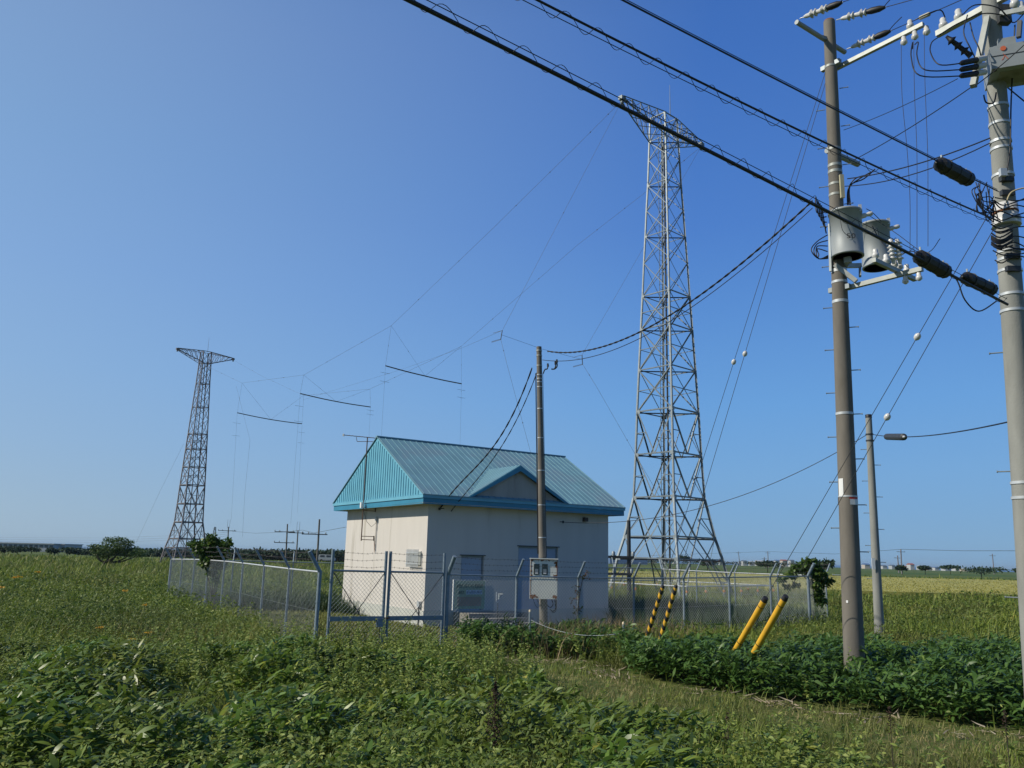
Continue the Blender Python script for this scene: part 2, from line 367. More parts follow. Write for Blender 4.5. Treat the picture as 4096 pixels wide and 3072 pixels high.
def scatter(n, x0, x1, y0, y1): return RNG.uniform(x0, x1, n), RNG.uniform(y0, y1, n)
def view_ok(x, y, m=.06): return (x > -(.655 + m) * y - 1) & (x < (.66 + m) * y + 1)
def sasa(name, x, y, H, label, material, leaves=8, Lr=(.12, .25)):
    """clumps with a whorl of leaves at the stem tip"""
    n = len(x); k = leaves
    X = np.repeat(x, k); Y = np.repeat(y, k); HH = np.repeat(H, k)
    z0 = np.repeat(hz(x, y), k)
    lev = 1 - RNG.random(n * k) ** 1.8 * .75
    az = RNG.normal(.15, 1.35, n * k)      # windswept toward the right
    pitch = RNG.uniform(.0, 1.15, n * k); L = RNG.uniform(*Lr, n * k); Wd = L * RNG.uniform(.20, .30, n * k)
    pos = np.stack([X + RNG.normal(0, .035, n * k), Y + RNG.normal(0, .035, n * k), z0 + HH * lev - .05], 1)
    rnd = np.clip(RNG.beta(2, 3.2, n * k) + RNG.choice([0, .4], n * k, p=[.965, .035]), 0, 1)
    o = bladeset(name, pos, az, pitch, L, Wd, RNG.uniform(.3, 1.3, n * k), RNG.normal(0, .5, n * k), rnd, material, 'leaf')
    return tag(o, label, None, None, 'stuff')
def sasa_left_mask(x, y):
    p = inpoly(x, y, PATH); f = inpoly(x, y, FENCE)
    front = y < 22.5 + .67 * (x + 1.575) + .1
    left = ((x < 1.2) & (y < 19.5)) | ((x < 4.2) & (y < 12.6)) | (x < -1.2)
    a = ~p & ~f & left & view_ok(x, y) & (y < 23)
    # thin out toward the upper left
    k = (y - 16.0) / 5 + np.clip((-x - 3.6) / 2.2, -1, 1.6) * .75
    return a & (vnoise(x, y, .55) + .12 * RNG.random(len(x)) > k * .55)
x, y = scatter(21000, -14, 5, 6.2, 23)
mk = sasa_left_mask(x, y); x, y = x[mk], y[mk]
dens = vnoise(x, y, .75, 3.) * .6 + vnoise(x, y, 1.9, 6.) * .4; keep = RNG.random(len(x)) < np.clip((dens - .34) * 6, .02, 1) - np.clip((x - 1.2) * .3, 0, .5); x, y = x[keep], y[keep]
H = .06 + .70 * vnoise(x, y, .75, 3.) + .36 * (vnoise(x, y, 1.9, 6.) - .3)
H = np.clip(H, .12, .9) * np.clip(1.05 - np.clip(y - 15.8, 0, 4) * .24, .22, 1.2)
sasa('bamboo_grass', x, y, H, 'broad-leaved dwarf bamboo filling the left foreground', SASA)
def right_mask(x, y):
    p = inpoly(x, y, PATH); f = inpoly(x, y, FENCE)
    hed = (x > -1.2) & (y > 21.2)
    fr = y < 22.5 + .72 * (x + 1.575) + .3
    reg = ((x > 1.9) | hed) & (y < np.where(x < 3.6, 27.5, 18.9 + .30 * (x - 4)) + 3.4 * (vnoise(x, y, .5) - .35) + 2.2 * (RNG.random(len(x)) ** 2)) & (y > 12) & ~((x > .4) & (x < 5) & (y < 13.2)) & ~((y < 17) & (x < 3.0)) & ~((x < 2.6) & (y < 20.8))
    grassy = (x > 2.2) & (x < 5.5) & (y > 22.0) & (vnoise(x, y, .7, 4) > .35)
    ragged = inpoly(x, y + .9 * (vnoise(x, y, 1.3, 91.) - .35), PATH)
    return ~p & ~f & fr & reg & view_ok(x, y) & ~grassy & ~(ragged & (RNG.random(len(x)) < .85))
x, y = scatter(38000, -2, 20, 11.5, 29); mk = right_mask(x, y); x, y = x[mk], y[mk]
dens = vnoise(x, y, .8, 13.) * .6 + vnoise(x, y, 2.1, 3.) * .4; keep = RNG.random(len(x)) < np.clip((dens - .20) * 5, .35, 1); x, y = x[keep], y[keep]
H = (.20 + .46 * vnoise(x, y, .8, 13.) + .36 * vnoise(x, y, 2.1, 3.)) * RNG.uniform(.75, 1.2, len(x)) * np.where(x > 2.5, np.clip(1.12 - (y + 1.12 * x - 20.8) * .03, .80, 1.12), 1.0)
sasa('bamboo_grass', x, y, H, 'dark dwarf bamboo bank around the big concrete poles', SASA2, 9, (.13, .24))

def lowgate(x, y):   # keep plants low just in front of the gate
    return np.where((x > -6.2) & (x < -.6) & (y > 15.5), np.clip(1 - (y - 15.5) * .22, .22, 1), 1.)
def grass(name, x, y, h0, h1, wpx, label, material, clump=1, dscale=1., lean=.5, kindrnd=None):
    n = len(x); d = np.sqrt(x * x + y * y)
    L = RNG.uniform(h0, h1, n) * (dscale if np.isscalar(dscale) else dscale); Wd = np.maximum(.006, d / 825 * wpx) * RNG.uniform(.6, 1.3, n)
    az = RNG.uniform(0, 2 * pi, n); az = az + .2 * np.sin(az)
    pos = np.stack([x, y, hz(x, y) - .02], 1)
    rnd = np.clip(RNG.beta(2, 2.6, n), 0, 1) if kindrnd is None else kindrnd
    o = bladeset(name, pos, az, pi / 2 - np.abs(RNG.normal(0, lean, n)), L, Wd, RNG.uniform(.2, 1.5, n), RNG.normal(0, .3, n), rnd, material, 'grass')
    return tag(o, label, None, None, 'stuff')
def screen_scatter(n, y0, y1, t0=-.72, t1=.72):
    iy = RNG.uniform(1 / y1, 1 / y0, n); y = 1 / iy; return RNG.uniform(t0, t1, n) * y, y
# mown path and lawn
x, y = screen_scatter(150000, 7.5, 24, -.12, .74); mk = inpoly(x, y, PATH); x, y = x[mk], y[mk]
bare = vnoise(x, y, .9, 31.); rr = np.clip(RNG.beta(2, 2.4, len(x)) + (vnoise(x, y, .5, 22.) - .45) * .7 + np.clip((2.2 - np.abs(y - (20.2 - 1.15 * np.clip(x, 0, 9)))) , 0, 1) * .12 + .13, 0, 1)
keep = RNG.random(len(x)) < .35 + .65 * bare
grass('mown_grass', x[keep], y[keep], .05, .15, .8, 'mown grass track crossing in front of the gate', LAWN, lean=.7, kindrnd=rr[keep])
x, y = screen_scatter(200000, 20, 48, -.40, .40); mk = inpoly(x, y, FENCE) & ~inpoly(x, y, BLD); x, y = x[mk], y[mk]
tall = (y > 32.5 + 2 * vnoise(x, y, .5)) & (x < -3.5) | (x > 3.6 + .8 * vnoise(x, y, .8))
grass('lawn', x[~tall], y[~tall], .08, .20, 1.0, 'short yellowish lawn around the cream building', LAWN2, lean=.95)
grass('tall_weeds', x[tall], y[tall], .35, 1.05, .9, 'dark tall weeds behind the chain link fence', WEED, lean=.45)
x, y = screen_scatter(26000, 8, 21, -.10, .74); mk = inpoly(x, y, PATH) & (vnoise(x, y, 1.1, 61.) > .45); x, y = x[mk], y[mk]
grass('track_tufts', x, y, .14, .38, .7, 'longer green tufts standing in the mown track', GRASS, lean=.35)
# meadow outside
def meadow(n, y0, y1, h0, h1, wpx, label, name='meadow_grass', material=GRASS, lean=.5, t0=-.72, t1=.72):
    x, y = screen_scatter(n, y0, y1, t0, t1)
    mk = ~inpoly(x, y, PATH) & ~inpoly(x, y, FENCE)
    inr = (x > 1.9) & (y < 19.5 + .3 * (x - 4)) & (y > 12.2)
    nearl = (y < 13) & (x < .9)
    hedz = (x > -1.3) & (x < 2.4) & (y > 20.4) & (y < 25)
    mk &= ~(hedz & (RNG.random(n) < .85))
    mk &= ~(inr & (RNG.random(n) < .93)) & ~(nearl & (RNG.random(n) < .72))
    mk &= ~inpoly(x, y, RICE); x, y = x[mk], y[mk]
    sc = (.35 + .9 * vnoise(x, y, .45, 41.) + .5 * vnoise(x, y, 1.5, 8.)) * lowgate(x, y) * np.where((x > 4) & (y > 40), .9, 1.)
    kr = np.clip(RNG.beta(2, 2.6, len(x)) + (vnoise(x, y, .25, 17.) - .5) * .5, 0, 1)
    return grass(name, x, y, h0, h1, wpx, label, material, dscale=sc, lean=lean, kindrnd=kr)
meadow(90000, 6.5, 19, .22, .60, .9, 'mixed meadow grass among the near bamboo leaves')
meadow(110000, 19, 45, .25, .75, .9, 'tall meadow grass left and right of the compound')
meadow(120000, 45, 170, .5, 1.0, .9, 'distant meadow grass fading toward the fields')
def herbs(n, y0, y1, s0, hmax, label, t0=-.72, t1=.72):
    x, y = screen_scatter(n, y0, y1, t0, t1)
    mk = ~inpoly(x, y, PATH) & ~inpoly(x, y, FENCE); inr = (x > 1.9) & (y < 19.5 + .3 * (x - 4)) & (y > 12.2); mk &= ~((x > -1.3) & (x < 2.4) & (y > 20.4) & (y < 25) & (RNG.random(n) < .8)); mk &= ~(inr & (RNG.random(n) < .9)) & ~((x > 3) & (y > 17) & (RNG.random(n) < .72)) & ~((y < 17) & (x > -6) & (RNG.random(n) < .72))
    mk &= ~inpoly(x, y, RICE); x, y = x[mk], y[mk]; n = len(x); cl = .12 + .75 * vnoise(x, y, .45, 41.) + .5 * vnoise(x, y, 1.5, 8.)
    h = hmax * cl * (1 - RNG.random(n) ** 2 * .6) * lowgate(x, y); d = np.sqrt(x * x + y * y); L = np.maximum(s0, d / 825 * 2.6) * RNG.uniform(.5, 1.35, n)
    kr = np.clip(RNG.beta(2, 2.4, n) + (vnoise(x, y, .3, 19.) - .5) * .6 + (vnoise(x, y, 1.7, 29.) - .5) * .45, 0, 1)
    o = bladeset('meadow_herbs', np.stack([x, y, hz(x, y) + h], 1), RNG.uniform(0, 6.28, n), RNG.normal(.35, .5, n), L, L * RNG.uniform(.3, .6, n), RNG.uniform(.2, 1.4, n), RNG.normal(0, .6, n), kr, HERB, 'leaf')
    tag(o, label, None, None, 'stuff')
HERB = leafmat('herb_leaf', [(.057, .108, .016), (.101, .164, .024), (.151, .221, .032), (.208, .272, .042), (.287, .316, .055)], .6, .3, patch=(.13, .17, .04), pscale=.35)
herbs(110000, 6.5, 20, .07, .62, 'small-leaved herbs mixed through the left foreground')
herbs(130000, 20, 60, .07, .80, 'small-leaved herbs through the meadow beside the compound')
x, y = screen_scatter(60000, 55, 137, -.05, .72); mk = inpoly(x, y, RICE); x, y = x[mk], y[mk]
RICEL = leafmat('rice_ear', [(.27, .27, .055), (.34, .32, .075), (.40, .36, .10)], .6, .3)
n = len(x); dd = np.sqrt(x * x + y * y)
o = bladeset('rice_ears', np.stack([x, y, np.full(n, .55)], 1), RNG.uniform(0, 6.28, n), RNG.uniform(.6, 1.4, n), RNG.uniform(.12, .26, n), dd / 825 * .8, RNG.uniform(.3, 1.5, n), RNG.normal(0, .3, n), RNG.random(n), RICEL, 'grass')
tag(o, 'yellow-green ears over the rice field', None, None, 'stuff')
# mugwort: leafy spires
def mugwort():
    x, y = scatter(4600, -10, 9, 7, 21); mk = view_ok(x, y) & ~inpoly(x, y, FENCE) & (~inpoly(x, y, PATH) | (RNG.random(4600) < .03)) & ~((x > 1.9) & (y > 12.6) & (RNG.random(4600) < .93)) & (vnoise(x, y, .6, 77.) > .42)
    x, y = x[mk], y[mk]; k = 34; n = len(x); Hh = RNG.uniform(.45, .95, n)
    X = np.repeat(x, k); Y = np.repeat(y, k); h = RNG.uniform(.25, 1, n * k); lx = np.repeat(RNG.normal(0, .12, n), k) * h; ly = np.repeat(RNG.normal(0, .12, n), k) * h
    pos = np.stack([X + lx, Y + ly, hz(X, Y) + np.repeat(Hh, k) * h], 1)
    L = .11 * (1.15 - h) + .025
    o = bladeset('mugwort', pos, RNG.uniform(0, 2 * pi, n * k), RNG.uniform(.1, .9, n * k), L, L * .4, RNG.uniform(0, 1, n * k), RNG.normal(0, .6, n * k), RNG.random(n * k), MUG, 'leaf')
    tag(o, 'pale leafy mugwort spires among the foreground plants', None, None, 'stuff')
mugwort()
# seed-head grass in front of the fence by the meter pole
DRYG = leafmat('dry_seed_grass', [(.16, .14, .055), (.24, .19, .09), (.32, .24, .13), (.36, .28, .17)], .7, .3)
x = RNG.normal(3.0, 1.15, 2600); y = 23.3 + RNG.normal(0, .7, 2600) + .5 * (x - 3)
mk = ~inpoly(x, y, FENCE); x, y = x[mk], y[mk]
grass('seed_grass', x, y, .5, 1.15, .8, 'dry straw coloured grass by the chain posts', DRYG, lean=.22)
# straw litter on the track edge
x, y = scatter(9000, -1.4, 9.5, 11.5, 21.4); mk = inpoly(x, y, PATH) & ((np.abs(y - 20.2) < .8 + .5 * vnoise(x, y, 1.5)) | (x > 1.6) & (np.abs(y - (20.6 - 1.12 * x)) < .8)); mk &= (vnoise(x, y, 1.3, 50.) > .45) | ((y > 19.9) & (x < 2.4)); x, y = x[mk], y[mk]; n = len(x)
STRAW = leafmat('straw', [(.22, .17, .11), (.34, .28, .19), (.46, .40, .30)], .8, .1)
o = bladeset('straw_litter', np.stack([x, y, hz(x, y) + RNG.uniform(.02, .08, n)], 1), RNG.uniform(0, 6.28, n), RNG.normal(0, .2, n), RNG.uniform(.08, .28, n), RNG.uniform(.012, .03, n), RNG.normal(0, .3, n), RNG.normal(0, .5, n), RNG.random(n), STRAW, 'grass')
tag(o, 'pale dry straw lying along the track edge', None, None, 'stuff')

def foliage(parent, name, centres, radii, n, leaf, material, kind='wide'):
    """leaf clumps spread through a set of ellipsoids"""
    w = np.array([r[0] * r[1] * r[2] for r in radii]) ** .6; w /= w.sum(); idx = RNG.choice(len(radii), n, p=w)
    C = np.array(centres)[idx]; Rr = np.array(radii)[idx]
    d = RNG.normal(size=(n, 3)); d /= np.linalg.norm(d, axis=1)[:, None]; rr = RNG.random(n) ** .45
    P = C + d * Rr * rr[:, None]
    az = np.arctan2(d[:, 1], d[:, 0]) + RNG.normal(0, .9, n)
    L = leaf * RNG.uniform(.6, 1.3, n)
    off = parent_loc(parent)
    P = P - np.array([off.x, off.y, off.z])
    return bladeset(name, P, az, RNG.normal(.1, .6, n), L, L * .65, RNG.uniform(0, 1, n), RNG.normal(0, .8, n), RNG.random(n), material, kind, parent)
VINE = leafmat('vine_leaf', [(.037, .088, .020), (.062, .125, .024), (.100, .175, .033), (.163, .225, .044)], .45, .35)
TREE = leafmat('tree_leaf', [(.041, .080, .022), (.061, .109, .026), (.087, .145, .034), (.123, .181, .042)], .6, .25)
FARL = leafmat('far_tree_leaf', [(.023, .049, .025), (.033, .065, .030), (.046, .081, .037)], .7, .2)
# ------------------------------------------------------------ fences
ZR = 1.94
class Fence: pass
def fence_run(name, label, P, outward, mesh=True, railmat=POST, postr=.03, first=True, last=True, armed=True, barbs=3, wr=.0037):
    th = thing(name, label, 'fence', (P[0].x, P[0].y, 0))
    out = outward.normalized(); W3 = []
    for i, p in enumerate(P):
        if (i == 0 and not first) or (i == len(P) - 1 and not last): continue
        b = MB(); top = p + V(0, 0, ZR); r = postr * (1.5 if i in (0, len(P) - 1) else 1)
        tip = top + out * .30 + V(0, 0, .46)
        b.cyl(p - V(0, 0, .3), top, r, r, 10); 
        if armed: b.cyl(top - V(0, 0, .02), tip, r, r, 10)
        for h in (.45, 1.2): b.cyl(p + V(0, 0, h), p + V(0, 0, h + .03), r * 1.18, n=10)
        b.build('post', POST, th)
    m = MB()
    for a, c in zip(P[:-1], P[1:]): m.cyl(a + V(0, 0, ZR - .02), c + V(0, 0, ZR - .02), .021, n=8)
    m.build('top_rail', railmat, th)
    if mesh:
        m = MB()
        for a, c in zip(P[:-1], P[1:]): chain(m, a + V(0, 0, .06), c + V(0, 0, .06), ZR - .10, out, r=wr)
        for a, c in zip(P[:-1], P[1:]):
            for h in (.1, 1.0): m.cyl(a + V(0, 0, h), c + V(0, 0, h + .0), .0035, n=3, caps=False)
        m.build('wire_mesh', WIREF, th)
    if armed:
        for k in range(barbs):
            f = (k + 1) / barbs; m = MB()
            for a, c in zip(P[:-1], P[1:]):
                off = out * (.30 * f) + V(0, 0, ZR + .46 * f - .02); barb(m, a + off, c + off)
            m.build('barbed_wire', BARB, th)
    return th
def chain(m, a, c, h, out, pitch=.105, r=.0037):
    d = c - a; L = d.length; d.normalize(); n = int((L + h) / pitch)
    for k in range(n + 1):
        for sgn in (1, -1):
            # line x - z*sgn = const
            x0 = k * pitch - (h if sgn > 0 else 0); 
            if sgn > 0: p0, p1 = (x0, 0), (x0 + h, h)
            else: p0, p1 = (x0, 0), (x0 - h, h)
            (xa, za), (xb, zb) = p0, p1
            dz = (zb - za) / (xb - xa)
            lo, hi = (xa, xb) if xa < xb else (xb, xa)
            lo2, hi2 = max(lo, 0), min(hi, L)
            if hi2 - lo2 < .02: continue
            q = [a + d * t + V(0, 0, za + dz * (t - xa)) + out * (.035 + .002 * sgn) for t in (lo2, hi2)]
            m.cyl(q[0], q[1], r, n=3, caps=False, smooth=False)
def barb(m, a, c, sag=.02):
    n = 8; L = (c - a).length; pts = [a.lerp(c, i / n) + V(0, 0, -sag * 4 * (i / n) * (1 - i / n) + random.uniform(-.012, .012) * (0 < i < n)) for i in range(n + 1)]
    m.tube(pts, .004, 4)
    k = int(L / .13)
    for j in range(1, k):
        t = j / k * n; i = min(int(t), n - 1); p = pts[i].lerp(pts[i + 1], t - i)
        m.bar(p - V(random.uniform(-.02, .02), 0, .022), p + V(0, random.uniform(-.02, .02), .022), .006)
PL = [V(-4.534, 20.5, 0) + V(-1.26, 2.032, 0) * i for i in range(9)]
PF = [V(-1.575, 22.5, 0) + V(1.844, 1.34, 0) * i for i in range(8)]
PR = [V(12.8, 34, 0) + V(-1.256, 2.132, 0) * i for i in range(5)]
PB = [PR[-1].lerp(PL[-1], i / 9) for i in range(10)]
for L_ in (PL, PF, PR, PB):
    for p in L_: p.z = float(hz(np.array(p.x), np.array(p.y)))
outL = V(-2.032, -1.26, 0).normalized(); outF = V(1.34, -1.844, 0).normalized(); outR = V(2.132, 1.256, 0).normalized(); outB = V(-.235, 1, 0).normalized()
fence_run('chain_link_fence', 'chain link fence with pale top rail running back on the left from the gate', PL, outL, railmat=RAILW, postr=.032, wr=.0022)
fence_run('chain_link_fence', 'chain link fence with barbed wire between the gate and the right-hand corner', PF, outF, postr=.036)
fence_run('chain_link_fence', 'side fence on the right running back from the vine-covered corner', [PF[-1]] + PR, outR, railmat=RAILW, first=False, last=False, wr=.0025)
fence_run('chain_link_fence', 'far chain link fence behind the building, closing the compound', PB, outB, last=False, wr=.0022)
# gate leaves
def gate_leaf(a, c, label, lock):
    th = thing('gate_leaf', label, 'gate', (a.x, a.y, 0), 'double gate leaves'); d = (c - a).normalized(); nn = V(d.y, -d.x, 0)
    zb, zt = .10, 1.96
    for p in (a, c): MB().cyl(p + V(0, 0, zb - .04), p + V(0, 0, 2.47), .038, n=12).build('stile', POST, th)
    MB().cyl(a + V(0, 0, zt), c + V(0, 0, zt), .026, n=8).build('rail', POST, th); MB().cyl(a + V(0, 0, zb), c + V(0, 0, zb), .024, n=8).build('rail', POST, th)
    z = .82; MB().box((a + c) / 2 + V(0, 0, z) + nn * .045, d * ((c - a).length / 2), nn * .02, V(0, 0, .055)).build('middle_rail', POST, th)
    L = (c - a).length
    for s_ in (0, 1):
        p, q = (a, c) if s_ == 0 else (c, a)
        MB().cyl(p + d * (.04 if s_ == 0 else -.04) + V(0, 0, zt - .04) + nn * (.012 + .02 * s_), q - d * (.04 if s_ == 0 else -.04) + V(0, 0, zb) + nn * (.012 + .02 * s_), .011, n=6).build('brace', STEEL_D, th)
    m = MB(); chain(m, a + V(0, 0, zb), c + V(0, 0, zb), zt - zb, -nn, r=.0034); m.build('wire_mesh', WIREF, th)
    for k in range(3):
        m = MB(); barb(m, a + V(0, 0, 2.08 + .17 * k), c + V(0, 0, 2.08 + .17 * k), .03); m.build('barbed_wire', BARB, th)
    if lock:
        MB().box(c + V(0, 0, .72) - d * .10 + nn * .08, d * .10, nn * .05, V(0, 0, .10)).build('lock_box', POST, th)
        MB().cyl(c + V(0, 0, .83) + nn * .06, c + d * .16 + V(0, 0, .83) + nn * .06, .014).build('latch', RUST, th)
        MB().cyl(c - d * .07 + V(0, 0, .0), c - d * .07 + V(0, 0, .62), .012).build('drop_bolt', STEEL_D, th)
A0, A1 = PL[0], PF[0]; dg = (A1 - A0)
gate_leaf(A0 + dg * .085, A0 + dg * .50 - dg.normalized() * .045, 'left gate leaf, with the lock box at its free edge', True)
gate_leaf(A0 + dg * .50 + dg.normalized() * .075, A0 + dg * .965, 'right gate leaf, beside the first post of the front fence', False)
# green notice board fixed to the fence
def text_mesh(txt, size, material, parent, origin, xd, up, nrm, name='lettering', width=None, ext=.002):
    cu = bpy.data.curves.new('t', 'FONT'); cu.body = txt; cu.size = size; cu.extrude = 0; cu.resolution_u = 3
    o = bpy.data.objects.new('t', cu); COL.objects.link(o)
    dg_ = bpy.context.evaluated_depsgraph_get(); dg_.update(); me = bpy.data.meshes.new_from_object(o.evaluated_get(dg_))
    bpy.data.objects.remove(o); off = parent_loc(parent)
    xs = [v.co.x for v in me.vertices] or [0, 1]; x0, x1 = min(xs), max(xs); k = (width / (x1 - x0)) if width else 1.
    for v in me.vertices:
        p = Vector(origin) + Vector(xd) * ((v.co.x - x0) * k) + Vector(up) * v.co.y + Vector(nrm) * ext - off; v.co = p
    me.materials.clear(); me.materials.append(material)
    t = bpy.data.objects.new(name, me); COL.objects.link(t); t.parent = parent; return t
def board():
    d = V(1.844, 1.34, 0).normalized(); o = outF
    c0 = PF[0] + d * .22; w, h, z0 = 1.02, .74, 1.02
    c0 = c0 - o * .05
    th = thing('notice_board', 'green notice board with Japanese writing and a phone number beside the gate', 'sign', tuple(c0 + V(0, 0, z0)))
    MB().box(c0 + d * (w / 2) + V(0, 0, z0 + h / 2), d * (w / 2), o * .012, V(0, 0, h / 2)).build('panel', SIGNG, th)
    b = MB()
    for t0, z1, hx, hz_ in ((0, z0 + h / 2, .016, h / 2 + .03), (w, z0 + h / 2, .010, h / 2)): b.box(c0 + d * t0 + V(0, 0, z1), d * hx, o * .02, V(0, 0, hz_))
    b.build('edge_strip', WHITE, th)
    MB().box(c0 + d * (w / 2) + V(0, 0, z0 + .20) + o * .013, d * (w / 2 - .12), o * .002, V(0, 0, .12)).build('faded_patch', SIGNR, th)
    MB().box(c0 + d * .66 + V(0, 0, z0 + .44) + o * .014, d * .26, o * .002, V(0, 0, .06)).build('number_strip', BLUEL, th)
    text_mesh('株式会社 日経ラジオ社 根室送信所', .11, INK, th, c0 + d * .10 + V(0, 0, z0 + .56) + o * .013, d, V(0, 0, 1), o, width=.84)
    text_mesh('連絡先', .09, INK, th, c0 + d * .15 + V(0, 0, z0 + .40) + o * .013, d, V(0, 0, 1), o, width=.19)
    text_mesh('03-6205-7810', .085, INKB, th, c0 + d * .42 + V(0, 0, z0 + .41) + o * .017, d, V(0, 0, 1), o, width=.48)
board()

# ------------------------------------------------------------ building
Bo = V(-2.83, 29.29, 0); e = V(.8351, .5501, 0).normalized(); nn_ = V(-e.y, e.x, 0); LX, LY = 8.22, 7.27
def B(x, y, z): return Bo + e * x + nn_ * y + V(0, 0, z)
def bbox(m, x0, x1, y0, y1, z0, z1):
    return m.box(B((x0 + x1) / 2, (y0 + y1) / 2, (z0 + z1) / 2), e * ((x1 - x0) / 2), nn_ * ((y1 - y0) / 2), V(0, 0, (z1 - z0) / 2))
UPZ = V(0, 0, 1)
def building():
    th = thing('equipment_building', 'cream windowless equipment building with teal metal gable roof', 'building', tuple(Bo))
    # walls, with recesses for the door openings built from blocks
    w = MB(); d1 = (1.41, 2.36, .46, 2.39); d2 = (3.86, 5.70, .46, 2.78); T = .25; ZP, ZW = .50, 4.14
    bbox(w, 0, LX, T, LY, ZP, ZW)
    for x0, x1, z0, z1 in ((0, d1[0], ZP, ZW), (d1[0], d1[1], d1[3], ZW), (d1[1], d2[0], ZP, ZW), (d2[0], d2[1], d2[3], ZW), (d2[1], LX, ZP, ZW)):
        bbox(w, x0, x1, 0, T - .001, z0, z1)
    w.build('wall', WALL, th)
    p = MB(); bbox(p, -.03, LX + .03, -.03, LY + .03, -.1, ZP - .003); p.build('plinth', PLINTH, th)
    for (x0, x1, z0, z1), n in ((d1, 1), (d2, 2)):
        dd = MB(); wdt = (x1 - x0 - .10) / n
        fr = MB(); bbox(fr, x0 + .002, x0 + .045, .05, .16, z0, z1 - .002); bbox(fr, x1 - .045, x1 - .002, .05, .16, z0, z1 - .002); bbox(fr, x0 + .045, x1 - .045, .05, .16, z1 - .05, z1 - .002)
        m0 = MB(); bbox(m0, x0 + .05, x0 + .05 + wdt - .006, .08, .12, z0 + .03, z1 - .055); D = m0.build('door', DOORM, th)
        if n == 2:
            m1 = MB(); bbox(m1, x0 + .05 + wdt + .006, x1 - .05, .08, .12, z0 + .03, z1 - .055); m1.build('door', DOORM, th)
        fr.build('door_frame', GALV, D)
        h = MB(); h.cyl(B(x0 + .05 + wdt - .1, .06, 1.45), B(x0 + .05 + wdt - .1, .02, 1.45), .02); h.bar(B(x0 + .05 + wdt - .1, .02, 1.45), B(x0 + .05 + wdt - .22, .02, 1.45), .02); h.build('handle', GALVW, D)
        l = MB(); bbox(l, x0 - .06, x1 + .06, -.035, .002, z1 + .002, z1 + .03); l.build('lintel_drip', STEEL_D, th)
    O = .45; ZS, ZE, ZRg = 4.11, 4.43, 6.81; yc = LY / 2
    f = MB(); bbox(f, -O, LX + O, -O, LY + O, ZS + .03, ZS + .05); f.build('soffit', WALL, th)
    # two-step fascia, upper board set proud
    f1 = MB(); f2 = MB()
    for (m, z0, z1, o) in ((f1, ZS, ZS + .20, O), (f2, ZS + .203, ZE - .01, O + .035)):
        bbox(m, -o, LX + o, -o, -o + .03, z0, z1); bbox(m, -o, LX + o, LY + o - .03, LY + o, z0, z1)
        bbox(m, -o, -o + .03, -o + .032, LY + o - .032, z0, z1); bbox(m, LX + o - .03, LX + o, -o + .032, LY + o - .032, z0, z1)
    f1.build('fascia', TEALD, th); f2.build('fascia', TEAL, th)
    # gable triangle sheet with standing ribs
    for side, x in ((-1, -O), (1, LX + O)):
        g = MB(); xs = x + side * .0
        tri = [B(xs, -O, ZE), B(xs, LY + O, ZE), B(xs, yc, ZRg)]; t2 = [q - e * (side * .05) for q in tri]
        g.add(tri + t2, [(0, 1, 2) if side < 0 else (2, 1, 0), (5, 4, 3) if side < 0 else (3, 4, 5), (0, 3, 4, 1), (1, 4, 5, 2), (2, 5, 3, 0)])
        n = 41; slope = (ZRg - ZE) / (yc + O)
        for k in range(1, n):
            y = -O + (LY + 2 * O) * k / n; hgt = (yc + O - abs(y - yc)) * slope
            if hgt < .15: continue
            g.box(B(xs + side * .012, y, ZE + (hgt - .08) / 2 + .01), e * .012, nn_ * .012, V(0, 0, (hgt - .10) / 2))
        g.build('gable_cladding', TEAL, th)
    # main roof slopes with standing seams
    for sgn in (-1, 1):
        r = MB(); x0, x1 = -O - .05, LX + O + .05
        a0 = B(0, yc - 0, ZRg + .03); ev = B(0, -O - .05 if sgn < 0 else LY + O + .05, ZE - .02)
        up = Vector((0, 0, .03)); top = a0 - B(0, 0, 0); bot = ev - B(0, 0, 0)
        q = [Bo + e * x0 + bot, Bo + e * x1 + bot, Bo + e * x1 + top, Bo + e * x0 + top]
        r.add(q + [p + up for p in q], [(0, 1, 2, 3)[::-1], (4, 5, 6, 7), (0, 1, 5, 4), (1, 2, 6, 5), (2, 3, 7, 6), (3, 0, 4, 7)] if sgn < 0 else [(0, 1, 2, 3), (7, 6, 5, 4), (4, 5, 1, 0), (5, 6, 2, 1), (6, 7, 3, 2), (7, 4, 0, 3)])
        ns = 34; dv = (top - bot); nrm = dv.cross(e); nrm = nrm if nrm.z > 0 else -nrm; nrm.normalize()
        for k in range(ns + 1):
            xx = x0 + .06 + (x1 - x0 - .12) * k / ns
            a = Bo + e * xx + bot + up + dv * .004; c = Bo + e * xx + top + up - dv * .01
            r.box((a + c) / 2 + nrm * .009, (c - a) / 2, e * .007, nrm * .009)
        r.build('roof_slope', ROOFM, th)
    b = MB(); b.bar(B(-O - .06, yc, ZRg + .055), B(LX + O + .06, yc, ZRg + .055), .16, .05, side=nn_); b.build('ridge_cap', ROOFM, th)
    # dormer gable
    xa, xc, xb, za, zp = 1.31, 3.54, 5.85, ZE, 5.72
    yf = -O; slope = (ZRg + .03 - ZE + .02) / (yc + O + .05)
    yback = lambda z: (z - ZE + .02) / slope - O - .05
    m = MB(); m.add([B(xa + .25, yf + .10, za), B(xb - .25, yf + .10, za), B(xc, yf + .10, zp - .12)], [(0, 1, 2)]); m.add([B(xa + .25, yf + .16, za), B(xb - .25, yf + .16, za), B(xc, yf + .16, zp - .12)], [(2, 1, 0)])
    m.build('dormer_gable', GABW, th)
